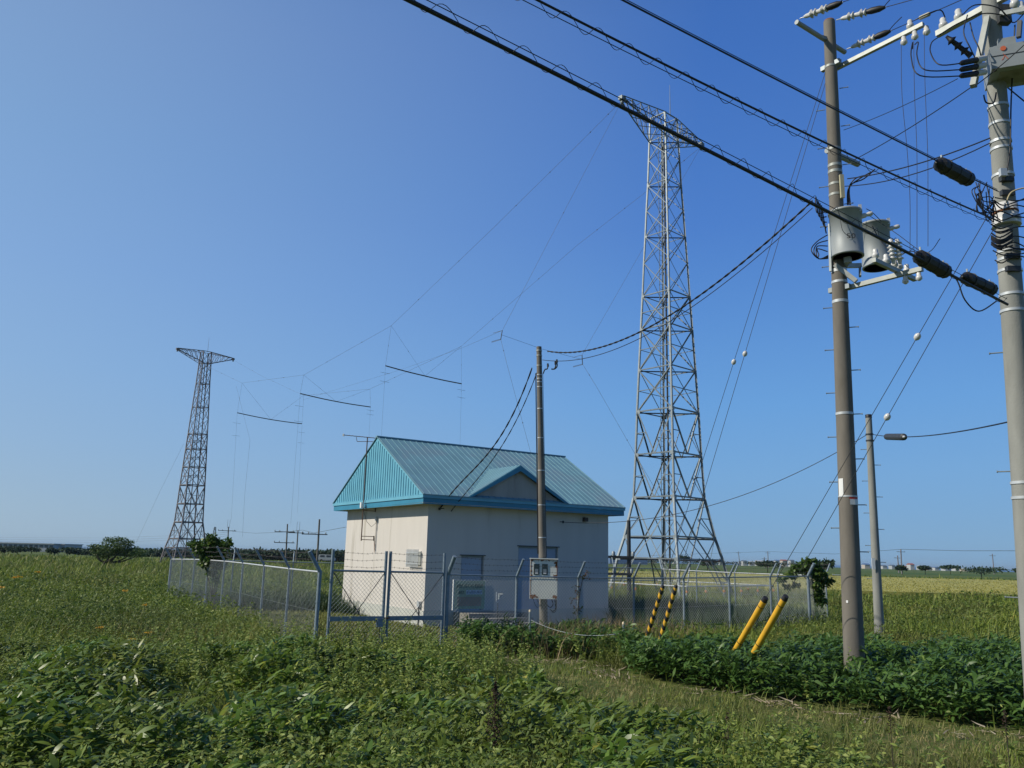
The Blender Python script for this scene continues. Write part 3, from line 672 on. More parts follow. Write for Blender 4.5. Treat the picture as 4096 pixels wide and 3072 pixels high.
    for x_, s in ((xa, 0), (xb, 1)):
        m = MB(); A = B(x_, yf - .03, za - .02); C = B(xc, yf - .03, zp); D_ = B(xc, yback(zp) + .1, zp); A2 = B(x_, yback(za) + .05, za - .02)
        q = [A, C, D_, A2]; up = V(0, 0, .035)
        F = [(0, 1, 2, 3), (7, 6, 5, 4), (4, 5, 1, 0), (5, 6, 2, 1), (6, 7, 3, 2), (7, 4, 0, 3)]
        if s == 0: F = [f_[::-1] for f_ in F]
        if s == 0: m.add(q + [p + up for p in q], [f_[::-1] for f_ in F])
        else: m.add(q + [p + up for p in q], [f_[::-1] for f_ in F])
        edge = (C - A); nrm = edge.cross(nn_); nrm = nrm if nrm.z > 0 else -nrm; nrm.normalize()
        L = (D_ - C).length
        for k in range(13):
            t = k / 13 ; y0 = .12 + k * .24
            if y0 > L: break
            s0 = C + nn_ * y0 + up; f_ = max(0., 1 - y0 / L * 1.0)
            s1 = C + (A - C) * 1.0 + nn_ * y0 + up; s1 = s0.lerp(s1, 1 - y0 / L)
            if (s1 - s0).length > .1: m.box((s0 + s1) / 2 + nrm * .006, (s1 - s0) / 2, nn_ * .006, nrm * .007)
        m.build('dormer_roof', ROOFM, th)
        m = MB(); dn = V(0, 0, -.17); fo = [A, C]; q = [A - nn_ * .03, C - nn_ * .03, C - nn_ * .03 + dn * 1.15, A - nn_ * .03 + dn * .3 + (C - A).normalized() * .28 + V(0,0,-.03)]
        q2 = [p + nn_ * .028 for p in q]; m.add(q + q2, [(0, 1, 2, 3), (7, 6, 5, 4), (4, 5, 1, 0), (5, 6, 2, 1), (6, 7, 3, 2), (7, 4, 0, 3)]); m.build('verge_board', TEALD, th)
    # louvre on the gable wall
    lv = MB(); y0, y1, z0, z1 = .35, 1.20, 2.02, 2.50
    lv.box(B(-.02, (y0 + y1) / 2, (z0 + z1) / 2), e * .02, nn_ * ((y1 - y0) / 2), V(0, 0, (z1 - z0) / 2)); LV = lv.build('louvre', PLINTH, th)
    g = MB()
    for k in range(12): g.bar(B(-.14, .33 + .08 * k + .02, 1.95), B(-.14, .33 + .08 * k + .02, 2.56), .022)
    for z in (2.06, 2.44): g.bar(B(-.16, .3, z), B(-.16, 1.28, z), .02)
    for y in (.35, 1.2): g.bar(B(0, y, 2.44), B(-.16, y, 2.44), .02)
    g.build('guard_bars', GALVW, LV)
    # wall lamp box, cable brackets
    lm = MB(); bbox(lm, 6.89, 7.07, -.14, 0, 3.82, 3.98); lm.build('wall_lamp', mat('lamp_brown', (.05, .04, .035), .6), th)
    br = MB(); br.cyl(B(.50, 0, 4.0), B(.50, -.22, 4.0), .015); br.cyl(B(.42, -.05, 4.02), B(.42, -.05, 3.94), .04); br.build('cable_bracket', STEEL_D, th)
    br = MB(); br.cyl(B(5.78, 0, 3.76), B(5.78, -.2, 3.76), .015); br.lathe(B(5.78, -.2, 3.70), (0, 0, 1), [(0, .03), (.05, .04), (.1, .03)]); br.build('cable_bracket', STEEL_D, th)
    # small socket box low at the corner, with conduit
    sb = MB(); bbox(sb, -.10, 0, .20, .36, .60, .80); sb.build('socket_box', GALVW, th); sb = MB(); sb.cyl(B(-.06, .27, 0), B(-.06, .27, .6), .02); sb.build('conduit', STEEL_D, th)
building()
STEPC = mat('step_concrete', (.27, .26, .23), .9, 0, .12, 3, dirt=(.17, .16, .13), dscale=2, dthr=.55)
def steps():
    th = thing('concrete_steps', 'grey concrete steps below the doors of the cream building', 'steps', tuple(B(2.2, -.6, 0)))
    for k, (h, dp) in enumerate(((.16, 1.75), (.31, 1.42), (.455, 1.1))):
        m = MB(); z0 = -.05 if k == 0 else (.16, .31)[k - 1] + .001
        bbox(m, 1.15, 3.6, -dp, -.035, z0, h); m.build('step', STEPC, th)
steps()
def tv_antenna():
    RUSTP = mat('rusty_pipe', (.14, .085, .06), .8, .2, .3, 6)
    base = B(-.54, 4.42, 2.85)
    th = thing('tv_antenna', 'rusty antenna mast with yagi bracketed to the gable wall', 'antenna', tuple(base))
    top = base + V(0, 0, 4.05); MB().cyl(base, top, .022, n=8).build('mast', RUSTP, th)
    for z in (2.90, 4.02):
        m = MB()
        for dz in (0, .13): m.cyl(B(0, 4.42, z + dz), B(-.54, 4.42, z + dz), .014, n=6)
        m.cyl(B(-.02, 4.42, z - .03), B(-.02, 4.42, z + .16), .02, n=6); m.build('bracket', RUSTP, th)
    d = V(-1, .15, 0).normalized(); p0 = top - d * .55 - V(0, 0, .04); p1 = top + d * 1.0 + V(0, 0, .10)
    b = MB(); b.cyl(p0, p1, .014, n=6); b.cyl(top - d * .55 - V(0, 0, .16), top + d * .42 - V(0, 0, .16), .012, n=6); b.cyl(top + d * .42 - V(0, 0, .16), top + d * .46 + V(0, 0, .02), .012, n=6); b.build('boom', RUSTP, th)
    m = MB(); s = V(.12, 1, 0).normalized()
    for k in range(12):
        p = p0.lerp(p1, k / 11); m.cyl(p - s * (.14 if k < 11 else .10), p + s * (.14 if k < 11 else .10), .006, n=5)
    m.build('element', RUSTP, th)
    MB().box(p1, d * .03, s * .03, V(0, 0, .05)).build('end_cap', WHITE, th)
    MB().box(B(-.60, 4.42, 4.22), e * .06, nn_ * .06, V(0, 0, .11)).build('junction_box', WHITE, th)
    m = MB(); m.add([B(-.004, 4.44, 2.9), B(-.004, 4.40, 2.9), B(-.004, 4.28, 2.42), B(-.004, 4.31, 2.42)], [(0, 1, 2, 3)]); m.build('rust_streak', RUST, th)
    w = MB(); w.tube([B(-.54, 4.36, 4.0), B(-.4, 4.33, 3.6), B(-.2, 4.3, 3.4), B(-.03, 4.28, 3.55), B(-.03, 4.26, 3.7)], .008); w.tube([B(-.02, 4.26, 3.7), B(-.015, 4.26, 2.5)], .007); w.build('lead', RUBBER, th)
    MB().box(B(-.04, 4.26, 3.72), e * .03, nn_ * .035, V(0, 0, .08)).build('wall_box', GALVW, th)
tv_antenna()
def small_posts():
    # white intercom post behind the fence
    p = at(1992, 2380, 26.0); p.z = 0
    th = thing('sensor_post', 'thin post with a small white sensor head behind the notice board', 'sensor', tuple(p))
    MB().cyl(p, p + V(0, 0, 1.0), .012, n=6).build('post', STEEL_D, th)
    b = MB(); b.box(p + V(-.05, 0, 1.18), V(.012, 0, 0), V(0, .04, 0), V(0, 0, .14)); b.build('mount', WHITE, th)
    b = MB(); b.box(p + V(.02, -.02, 1.20), V(.02, 0, 0), V(0, .03, 0), V(0, 0, .09)); b.box(p + V(.09, -.02, 1.27), V(.06, 0, 0), V(0, .03, 0), V(0, 0, .015)); b.build('head', BOXW, th)
small_posts()
def chain_posts():
    tops = []
    for (u, v, y), lb in (((2120, 2443, 22.3), 'left post of the low chain, in the dwarf bamboo'), ((2494, 2492, 20.2), 'right post of the low chain, beside the striped guy guards')):
        t = at(u, v, y); g = V(t.x, t.y, -.1); th = thing('chain_post', lb, 'post', (g.x, g.y, 0), 'low chain posts')
        MB().cyl(g, t, .03, n=10).build('shaft', GALV, th)
        MB().lathe(t, (0, 0, 1), [(-.03, .033), (.01, .033), (.03, .02)]).build('cap', mat('cap_cream', (.7, .58, .38), .5), th)
        h = MB(); q = t - V(0, 0, .22); h.cyl(q - V(0, 0, .02), q + V(0, 0, .02), .036); h.build('collar', GALV, th); tops.append(q)
    a, b = tops; pts = []
    for i in range(41):
        f = i / 40; pts.append(a.lerp(b, f) + V(0, 0, -.20 * 4 * f * (1 - f)))
    m = MB(); m.tube(pts, .008, 5); o = m.build('barrier_chain', GALV); tag(o, 'thin grey chain sagging between two low posts', 'chain')
chain_posts()

# ------------------------------------------------------------ lattice towers
LV = [(-.1, 2.82), (.72, 2.68), (2.47, 2.37), (3.82, 2.05), (6.34, 1.62), (9.16, 1.51), (12.04, 1.43), (14.90, 1.33), (17.75, 1.22), (20.14, 1.13), (22.56, 1.05), (24.49, .97), (26.45, .90), (28.32, .82), (30.31, .76), (31.73, .72), (33.55, .67)]
ad, bd = V(.74, .67, 0).normalized(), V(-.67, .74, 0).normalized()
def tower(name, label, c, mleg, mbr, mdark, wt=1., rings=True):
    c = Vector(c); th = thing(name, label, 'tower', tuple(c)); cor = [(-1, -1), (1, -1), (1, 1), (-1, 1)]
    def P(i, z, s): return c + ad * (cor[i][0] * s) + bd * (cor[i][1] * s) + V(0, 0, z)
    def S(z):
        for (z0, s0), (z1, s1) in zip(LV, LV[1:]):
            if z <= z1: return s0 + (s1 - s0) * (z - z0) / (z1 - z0)
        return LV[-1][1]
    for i in range(4):
        m = MB(); inn = -(ad * cor[i][0]) 
        for (z0, s0), (z1, s1) in zip(LV, LV[1:]):
            m.angle(P(i, z0, s0), P(i, z1, s1), (.12 if z0 < 6 else .10 if z0 < 20 else .085) * wt, .016 * wt, inn=inn)
        for z in (2.47, 3.82, 6.34, 9.16, 12.04, 14.9, 17.75, 20.14, 24.49, 28.32, 31.73, 33.55):
            q = P(i, z, S(z)); k = .13 if z < 13 else .08
            m.box(q + ad * (-cor[i][0] * k * .8) + bd * (cor[i][1] * .012), ad * k, bd * .006, V(0, 0, k * .9)); m.box(q + bd * (-cor[i][1] * k * .8) + ad * (cor[i][0] * .014), bd * k, ad * .006, V(0, 0, k * .9))
        m.cyl(P(i, -.1, LV[0][1]) , P(i, .35, S(.35)), .22, .18, n=10); m.build('leg', mleg, th)
    for f in range(4):
        i, j = f, (f + 1) % 4; m = MB(); w = .058 * wt; w2 = .036 * wt
        nrm = (P(i, 5, 1) + P(j, 5, 1)) / 2 - (c + V(0, 0, 5))
        def br(a, b, ww=w): m.angle(a, b, ww, .01 * wt, inn=-nrm)
        def Q(t, z): return P(i, z, S(z)).lerp(P(j, z, S(z)), t)
        # inverted K at the foot: below J
        br(Q(0, 2.47), Q(1, 2.47)) ; br(Q(.5, 3.82), Q(.28, 2.47)); br(Q(.28, 2.47), Q(.10, .1)); br(Q(.5, 3.82), Q(.72, 2.47)); br(Q(.72, 2.47), Q(.90, .1))
        br(Q(0, 3.82), Q(1, 3.82), w * 1.25); br(Q(.28, 2.47), Q(0, 3.82), w2); br(Q(.72, 2.47), Q(1, 3.82), w2); br(Q(.28, 2.47), Q(0, 1.1), w2); br(Q(.72, 2.47), Q(1, 1.1), w2); br(Q(0, 1.1), Q(.18, 1.1), w2); br(Q(1, 1.1), Q(.82, 1.1), w2)
        for z0, z1 in ((3.82, 6.34), (6.34, 9.16), (9.16, 12.04)):
            zm = (z0 + z1) / 2
            br(Q(0, z1), Q(1, z1), w * 1.3); br(Q(0, z1), Q(.5, z0), w * 1.3); br(Q(1, z1), Q(.5, z0), w * 1.3)
            br(Q(0, zm), Q(.25, zm), w2); br(Q(1, zm), Q(.75, zm), w2); br(Q(.25, zm), Q(0, z0), w2); br(Q(.75, zm), Q(1, z0), w2)
        for z0, z1 in ((12.04, 14.9), (14.9, 17.75), (17.75, 20.14)):
            br(Q(0, z0), Q(1, z1)); br(Q(1, z0), Q(0, z1)); br(Q(0, z1), Q(1, z1)); br(Q(0, (z0 + z1) / 2), Q(1, (z0 + z1) / 2), w2)
        for z0, z1 in ((20.14, 22.56), (22.56, 24.49), (24.49, 26.45), (26.45, 28.32), (28.32, 30.31), (30.31, 31.73)):
            br(Q(0, z0), Q(1, z1), w2); br(Q(1, z0), Q(0, z1), w2)
            if z1 in (24.49, 28.32, 31.73): br(Q(0, z1), Q(1, z1), w2)
        br(Q(0, 31.73), Q(1, 33.55), w2); br(Q(1, 31.73), Q(0, 33.55), w2); br(Q(0, 33.55), Q(1, 33.55), w)
        m.build('face_bracing', mbr, th)
    for z in (2.47, 3.82, 6.34, 9.16, 12.04, 14.9, 17.75, 20.14, 24.49, 28.32, 31.73):
        m = MB(); s = S(z); m.angle(P(0, z - .03, s), P(2, z - .03, s), .05 * wt, .01); m.angle(P(1, z - .06, s), P(3, z - .06, s), .05 * wt, .01)
        m.build('diaphragm', mdark, th)
    # crossarms, 9.2 m tip to tip along ad
    for sg in (-1, 1):
        m = MB(); tip = c + ad * (4.6 * sg) + V(0, 0, 33.25); w = .06 * wt; w2 = .036 * wt
        tp = [c + ad * (.67 * sg) + bd * (k * .67) + V(0, 0, 33.55) for k in (-1, 1)]; bt = [c + ad * (.72 * sg) + bd * (k * .72) + V(0, 0, 31.73) for k in (-1, 1)]
        tt = [tip + bd * (k * .14) + V(0, 0, .1) for k in (-1, 1)]; tb = [tip + bd * (k * .14) - V(0, 0, .1) for k in (-1, 1)]
        for k in (0, 1): m.angle(tp[k], tt[k], w, .01); m.angle(bt[k], tb[k], w, .01)
        N_ = 5
        for q in range(N_):
            t0, t1 = q / N_, (q + 1) / N_
            for k in (0, 1):
                m.angle(tp[k].lerp(tt[k], t1), bt[k].lerp(tb[k], t1), w2, .008) if q < N_ - 1 else None
                m.angle(bt[k].lerp(tb[k], t0), tp[k].lerp(tt[k], t1), w2, .008)
            m.angle(tp[0].lerp(tt[0], t1), tp[1].lerp(tt[1], t0), w2, .008); m.angle(bt[0].lerp(tb[0], t0), bt[1].lerp(tb[1], t1), w2, .008)
            m.angle(tp[0].lerp(tt[0], t1), tp[1].lerp(tt[1], t1), w2, .008)
        m.box(tip, ad * .2, bd * .17, V(0, 0, .13)); m.lathe(tip - V(0, 0, .45), (0, 0, 1), [(0, .05), (.08, .12), (.2, .12), (.3, .04)])
        m.build('crossarm', mbr, th)
    m = MB(); k = -.35
    for q in (-.18, .18): m.cyl(c + ad * (k + q) + bd * -.0 + ad * -.3 + V(0, 0, .3) + ad * -.9 * 0, c + ad * (k + q) + ad * -.1 + V(0, 0, 32), .022 * wt, n=5)
    z = .6
    while z < 31.8:
        f = z / 32; o_ = ad * (k - .3 + .2 * f); m.cyl(c + o_ - ad * .18 + V(0, 0, z), c + o_ + ad * .18 + V(0, 0, z), .012 * wt, n=4); z += .35
    m.build('ladder', mbr, th)
    MB().cyl(c + V(0, 0, .1), c + V(0, 0, 31.5), .06 * wt, n=8).build('cable_riser', mdark, th)
    m = MB(); m.cyl(c + bd * -.6 + V(0, 0, 33.5), c + bd * -.6 + V(0, 0, 36.0), .03, .012, n=6); m.build('lightning_rod', mleg, th)
    return th
TW = tower('lattice_tower', 'near galvanised steel lattice tower with ladder, standing behind the fenced compound', (10.45, 54.3, 0), GALVT, GALVB, STEEL_D)
tower('lattice_tower', 'far dark steel lattice tower with two crossarms on the left', (-49.65, 130., 0), LTOWER, LTOWER, LTOWER, 1.35)
# low pipe barrier round the near tower
def low_barrier():
    c = V(10.45, 54.3, 0); s = 4.6
    pts = [c + ad * (i * s) + bd * (j * s) for i, j in ((-1, -1), (1, -1), (1, 1), (-1, 1))]
    th = thing('pipe_barrier', 'low white pipe barrier with orange insulators around the near lattice tower', 'fence', tuple(pts[0]))
    r = MB(); 
    for i in range(4):
        a, b = pts[i], pts[(i + 1) % 4]; r.cyl(a + V(0, 0, .98), b + V(0, 0, .98), .035, n=6)
        for k in range(5):
            p = a.lerp(b, k / 5); MB().cyl(p - V(0, 0, .1), p + V(0, 0, .98), .03, n=6).build('post', GALV, th); MB().lathe(p + V(0, -.05, .62), (0, 0, 1), [(0, .05), (.07, .09), (.14, .05)], 8).build('insulator', ORG, th)
    r.build('rail', RAILW, th)
low_barrier()

# ------------------------------------------------------------ aerial wires between the towers
T1L, T1R = V(10.45, 54.3, 33.1) - ad * 4.6, V(10.45, 54.3, 33.1) + ad * 4.6
T2L, T2R = V(-49.65, 130, 33.1) - ad * 4.6, V(-49.65, 130, 33.1) + ad * 4.6
def pl(a, b):
    d = (b - a); d.z = 0; return a, V(-d.y, d.x, 0).normalized()
def through(A, B_, px):
    a, n = pl(A, B_); return [A] + [onplane(u, v, a, n) for u, v in px] + [B_]
def smooth(pts, k=6):
    out = []
    P = [pts[0]] + pts + [pts[-1]]
    for i in range(1, len(P) - 2):
        p0, p1, p2, p3 = P[i - 1], P[i], P[i + 1], P[i + 2]
        for j in range(k):
            t = j / k; out.append(.5 * ((2 * p1) + (p2 - p0) * t + (2 * p0 - 5 * p1 + 4 * p2 - p3) * t * t + (3 * p1 - p0 - 3 * p2 + p3) * t ** 3))
    return out + [pts[-1]]
AW = .010
W1 = through(T1L, T2L, [(2310, 580), (1970, 915), (1565, 1303), (1215, 1500), (968, 1532), (855, 1478)])
W2 = through(T1R, T2R, [(2587, 765), (2310, 980), (1845, 1385), (1480, 1556), (1215, 1582), (1045, 1503)])
def bead(m, p, r=.09):
    r = r * .45
    return _bead(m, p, r)
def _bead(m, p, r): m.lathe(Vector(p) - V(0, 0, r), (0, 0, 1), [(0, r * .5), (r * .6, r), (r * 1.4, r), (2 * r, r * .5)], 8)
for Wp, lb in ((W1, 'upper support wire sagging between the left arm tips of the two towers'), (W2, 'lower support wire sagging between the right arm tips of the two towers')):
    th = thing('support_wire', lb, 'wire', tuple(Wp[0]), 'support wires between the towers')
    m = MB(); m.tube(smooth(Wp, 1), AW, 4); m.build('wire', WIRE, th)
    m = MB()
    for a, b in zip(Wp[:-1], Wp[1:]):
        for t in (.3, .7): bead(m, a.lerp(b, t))
    m.build('bead_insulator', WIRE, th)
nodes = [(W1[3], (1542, 1463), (1700, 1504), (1846, 1535), W2[3], (1525, 1755), (1840, 1790), 'nearest'), (W1[4], (1201, 1574), (1345, 1606), (1482, 1628), W2[4], (1163, 2095), (1475, 1765), 'middle'), (W1[5], (949, 1651), (1083, 1678), (1208, 1695), W2[5], (925, 2080), (1190, 2050), 'farthest')]
for n1, l, mid, r, n2, f1, f2, wd in nodes:
    a1, q1 = pl(T1L, T2L); a2, q2 = pl(T1R, T2R)
    L_ = onplane(*l, a1, q1); R_ = onplane(*r, a2, q2); M_ = (L_ + R_) / 2; k = onplane(*mid, M_, (M_ - CAM).normalized()); 
    th = thing('curtain_antenna', '%s of the three antenna bays hanging between the towers, with a dark bowed spreader' % wd, 'antenna', tuple(n1), 'curtain antenna bays')
    MB().tube(smooth([L_, L_.lerp(k, .5) + V(0, 0, -.03), k, k.lerp(R_, .5) + V(0, 0, -.03), R_], 3), .055, 6).build('spreader', STEEL_D, th)
    for nm, A_, B_ in (('suspension_wire', n1, L_), ('suspension_wire', n1, k), ('suspension_wire', n2, R_), ('suspension_wire', n2, k)):
        m = MB(); m.cyl(A_, B_, AW * .9, n=4); bead(m, A_.lerp(B_, .5), .07); m.build(nm, WIRE, th)
    for p, f, (aa, qq) in ((L_, f1, (a1, q1)), (R_, f2, (a2, q2))):
        g = onplane(*f, aa, qq); m = MB(); m.cyl(p, g, AW * .8, n=4)
        for t in (.10, .22): m.bar(p.lerp(g, t) - ad * .5, p.lerp(g, t) + ad * .5, .02); bead(m, p.lerp(g, t + .02), .06)
        m.build('feeder_wire', WIRE, th)
def halyard(pts, lb, sp):
    th = thing('antenna_halyard', lb, 'wire', tuple(pts[0]), 'antenna halyards')
    m = MB()
    for a, b in zip(pts[:-1], pts[1:]): m.cyl(a, b, AW, n=4); bead(m, a.lerp(b, .5), .07)
    m.build('wire', WIRE, th)
    m = MB(); m.cyl(sp[0], sp[1], .03, n=5)
    for q in sp: m.bar(q, q + V(-.6, .35, -.10), .02)
    m.build('spreader', WIRE, th)
y_ = 52.
s1 = [at(2009, 1322, y_), at(2003, 1356, y_)]; halyard([T1L, s1[0]], 'halyard from the left arm tip to the upper small spreader', s1)
halyard([s1[1], at(2026, 1450, 51), at(2160, 1950, 49)], 'backstay dropping from the upper small spreader behind the roof', [s1[1], s1[1] + V(0, 0, -.05)])
s2 = [at(2328, 1420, 54), at(2330, 1456, 54)]; halyard([T1R, s2[0]], 'halyard from the right arm tip to the small spreader beside the tower', s2)
halyard([s2[1], at(2385, 1545, 53), at(2640, 1990, 51)], 'backstay from the small spreader down past the tower foot', [s2[1], s2[1] + V(0, 0, -.05)])
def onewire(pts, r, label, cat='wire', name='wire', m_=WIRE, n=4, group=None):
    m = MB(); m.tube(pts, r, n); return tag(m.build(name, m_), label, cat, group)
onewire([s1[0].lerp(s1[1], .5), at(2168, 1396, 52.5), s2[0].lerp(s2[1], .5)], AW, 'thin tie wire joining the two small spreaders behind the service pole', name='tie_wire')
onewire([s1[0], at(1845, 1393, 70), at(1600, 1480, 90), at(1210, 1600, 110)], AW * .8, 'thin antenna wire running left from the upper small spreader', name='antenna_wire')
onewire([at(945, 1545, 128), at(1000, 1760, 125), at(978, 1990, 124), at(970, 2150, 124)], AW * 1.2, 'thin down-lead right of the far tower', name='down_lead')
onewire([at(735, 1775, 130), at(640, 1965, 122), at(545, 2170, 115)], AW * 1.2, 'guy wire slanting left from the far tower', name='guy_wire')
# ------------------------------------------------------------ poles
def shaft(th, b, t, rb, rt, m, n=24): return MB().cyl(b, t, rb, rt, n=n).build('shaft', m, th)
def band(th, a, t, f, r, m=GALVW, w=.03):
    p = a.lerp(t, f); d = (t - a).normalized(); return MB().cyl(p - d * w / 2, p + d * w / 2, r + .006, n=20).build('band', m, th)
def insul_str(th, a, b, m=PORC, tail=True, n=2):
    """strain insulator string from a to b"""
    d = (b - a); L = d.length; d.normalize(); mb = MB(); st = L / (n * 2 + 2)
    prof = []
    mb.cyl(a, b, .012, n=6)
    for k in range(n):
        s = st * .6 + k * L * .40 / n * 1.25
        mb.lathe(a + d * s, d, [(0, .03), (.05, .045), (.13, .05), (.18, .095), (.195, .03), (.23, .05), (.27, .085), (.285, .03)], 12)
    o = mb.build('strain_insulator', m, th)
    if tail:
        q = MB(); q.lathe(a + d * L * .62, d, [(0, .05), (.1, .07), (L * .25, .065), (L * .36, .03)], 8); q.build('cover', RUBBER, o)
    return o
def pin_ins(th, p, s=1., up=(0, 0, 1)):
    return MB().lathe(p, up, [(0, .03 * s * .75), (.03 * s, .075 * s * .75), (.07 * s, .07 * s * .75), (.09 * s, .05 * s * .75), (.13 * s, .05 * s * .8), (.15 * s, .03 * s)], 12).build('pin_insulator', PORC, th)
def stepbolts(th, b, t, z0, z1, r, side=(1, 0, 0), gap=.45):
    k = 0; z = z0; sd = Vector(side)
    while z < z1:
        f = (z - b.z) / (t.z - b.z); p = b.lerp(t, f); s = sd * (1 if k % 2 else -1)
        m = MB(); m.cyl(p + s * (r * .9), p + s * (r + .15), .010, n=6); m.cyl(p + s * (r + .15), p + s * (r + .165), .018, n=6); m.build('step_bolt', GALV, th); z += gap; k += 1
# ---- P1: transformer pole
b1, t1 = V(6.58, 16.3, -.3), V(6.862, 16.3, 14.22)
def ax1(z): return b1.lerp(t1, (z - b1.z) / (t1.z - b1.z))
def r1(z): return .195 + (.122 - .195) * (z / 14.2)
def pole1():
    th = thing('utility_pole', 'tall brown concrete pole carrying two grey transformers', 'utility pole', (b1.x, b1.y, 0))
    shaft(th, b1, t1, .195, .122, CONC_B, 32)
    top = MB(); top.lathe(t1, (0, 0, 1), [(0, .122), (.03, .11), (.05, .05)], 20); top.build('pole_cap', RUST, th)
    def at1(u, v, y=16.3): return at(u, v, y)
    for v, w in ((270, .05), (600, .05), (665, .06), (690, .06), (740, .05), (782, .05), (1085, .07), (1130, .05), (1208, .06), (1655, .05), (1985, .03)):
        p = at1(3340, v); z = p.z; q = ax1(z); MB().cyl(q - V(0, 0, w / 2), q + V(0, 0, w / 2), r1(z) + .007, n=24).build('band', GALVW if v > 1000 else ARM, th)
    # horizontal arms seen from below
    z = at1(3320, 145).z - .1
    a, c = atz(3186, 88, z), atz(3379, 209, z); d = (c - a).normalized(); mid = ax1(z) + V(-.02, -.24, 0)
    sh = mid - (a + (c - a) * ((mid - a).dot(c - a) / (c - a).length_squared)); sh.z = 0
    MB().cyl(a, c, .052, n=12).build('crossarm', TANK, th)
    MB().bar((a + c) / 2, ax1(z) + V(0, 0, 0), .08).build('arm_bracket', GALV, th)
    z2 = at1(3340, 262).z; a2, c2 = atz(3352, 270, z2), atz(3694, 97, z2); dd = (c2 - a2).normalized()
    MB().bar(a2 - dd * .05, c2, .085, .085).build('crossarm', ARM, th)
    MB().box(ax1(z2), dd * (r1(z2) + .10), V(0, 0, 1) * .05, dd.cross(V(0, 0, 1)) * .05).build('arm_bracket', GALV, th)
    for f in (.78, .90): pin_ins(th, a2.lerp(c2, f) - V(0, 0, .24), 1.25)
    pin_ins(th, a2.lerp(c2, .86) + V(0, 0, .04), 1.35)
    pin_ins(th, c2 + V(.05, 0, -.24), 1.3)
    z3 = at1(3310, 600).z; a3, c3 = atz(3308, 601, z3), atz(3432, 657, z3); MB().cyl(a3, c3, .065, n=12).build('stub_arm', TANK, th)
    # lower arm and cross piece with cut-outs
    z4 = at1(3385, 1155).z; a4, c4 = atz(3388, 1152, z4), atz(3690, 1075, z4); MB().bar(a4, c4, .09, .09).build('crossarm', ARM, th)
    MB().box(ax1(z4), (c4 - a4).normalized() * (r1(z4) + .08), V(0, 0, .05), (c4 - a4).normalized().cross(V(0, 0, 1)) * .05).build('arm_bracket', GALV, th)
    a5, c5 = atz(3495, 1040, z4 + .09), atz(3660, 1118, z4 + .09); MB().bar(a5, c5, .08, .08).build('crossarm', ARM, th)
    for f in (.05, .30, .50, .62, .8): pin_ins(th, a5.lerp(c5, f) + V(0, 0, .05), 1.25)
    pin_ins(th, a4.lerp(c4, .78) - V(0, 0, .22), 1.1); pin_ins(th, a4.lerp(c4, .95) - V(0, 0, .22), 1.1)
    for u in (3562, 3588):
        p = at(u, 958, 15.2); m = MB(); prof = [(0, .04)]
        for k in range(5): prof += [(.05 + k * .08, .045), (.08 + k * .08, .085), (.095 + k * .08, .045)]
        prof += [(.5, .03)]; m.lathe(p, (.05, 0, -1), prof, 12); m.build('surge_arrester', PORC, th)
    # transformers
    def transformer(u, v, y, r, h, label, ang):
        p = at(u, v, y); m = MB(); m.lathe(p - V(0, 0, h / 2), (0, 0, 1), [(0, r - .02), (.0, r + .004), (.03, r + .006), (.035, r), (h - .05, r), (h - .045, r + .02), (h, r + .02), (h + .012, r - .03), (h + .04, r * .5)], 40)
        o = m.build('transformer', TANK, th, label=label)
        o.data.polygons.foreach_set('use_smooth', [len(q.vertices) == 4 for q in o.data.polygons])
        MB().lathe(p - V(0, 0, h / 2 + .001), (0, 0, 1), [(0, r - .035), (.0, r - .035)], 40).build('bottom_plate', STEPC, o)
        dx = V(cos(ang), sin(ang), 0)
        m = MB(); m.lathe(p + V(0, 0, h / 2 - .12) + dx * (r - .02), dx + V(0, 0, .25), [(0, .055), (.10, .05), (.12, .035), (.17, .05), (.23, .045), (.25, .02)], 12); m.build('bushing', PORC, o)
        m = MB(); m.box(p + V(0, 0, h / 2 + .0) + dx.cross(V(0, 0, 1)) * (r * .55) + dx * (r * .85), dx * .03, V(0, 0, .07), dx.cross(V(0, 0, 1)) * .02); m.build('lid_clamp', GALVW, o)
        return p, o
    p, o = transformer(3385, 938, 16.02, .315, .98, 'front transformer marked 50', -.25)
    transformer(3503, 985, 17.3, .305, 1.02, 'rear transformer partly hidden by cut-outs', -.2)
    # number on the tank
    view = (CAM - p); view.z = 0; view.normalize(); side = V(0, 0, 1).cross(view).normalized()
    ph = radians(16); nv = (view * cos(ph) + side * sin(ph)).normalized(); sv = V(0, 0, 1).cross(nv).normalized()
    text_mesh('50', .15, INK, o, p + nv * .317 - sv * .085 + V(0, 0, -.21), sv, V(0, 0, 1), nv, name='number', width=.17, ext=.012)
    m = MB(); q = ax1(p.z - .6); m.bar(q + V(.12, 0, 0), V(p.x, p.y, p.z - .56), .08); m.bar(V(p.x + .0, p.y, p.z - .62), V(p.x, p.y, p.z - .50), .12); m.bar(q + V(0, .1, .05), at(3440, 1062, 16.9), .09); m.bar(at(3440, 1062, 16.9), at(3440, 1105, 16.6), .05)
    m.bar(at(3340, 1060, 16.2), at(3425, 1125, 16.0), .09); m.build('hanger', ARM, th)
    # duct on the left flank and drooping leads
    m = MB(); m.bar(ax1(9.4) + V(-.18, -.05, 0), ax1(8.35) + V(-.19, -.05, 0), .05); m.build('cable_duct', GALV, th)
    m = MB(); rl = random.Random(3)
    for k in range(5):
        s = at(3262 + 6 * k, 790 + 8 * k, 16.1); mid_ = at(3268 + 8 * k, 850 + 14 * k, 16.0); en = at(3305, 845 + 22 * k, 16.1); m.tube(smooth([s, mid_, en], 5), .014)
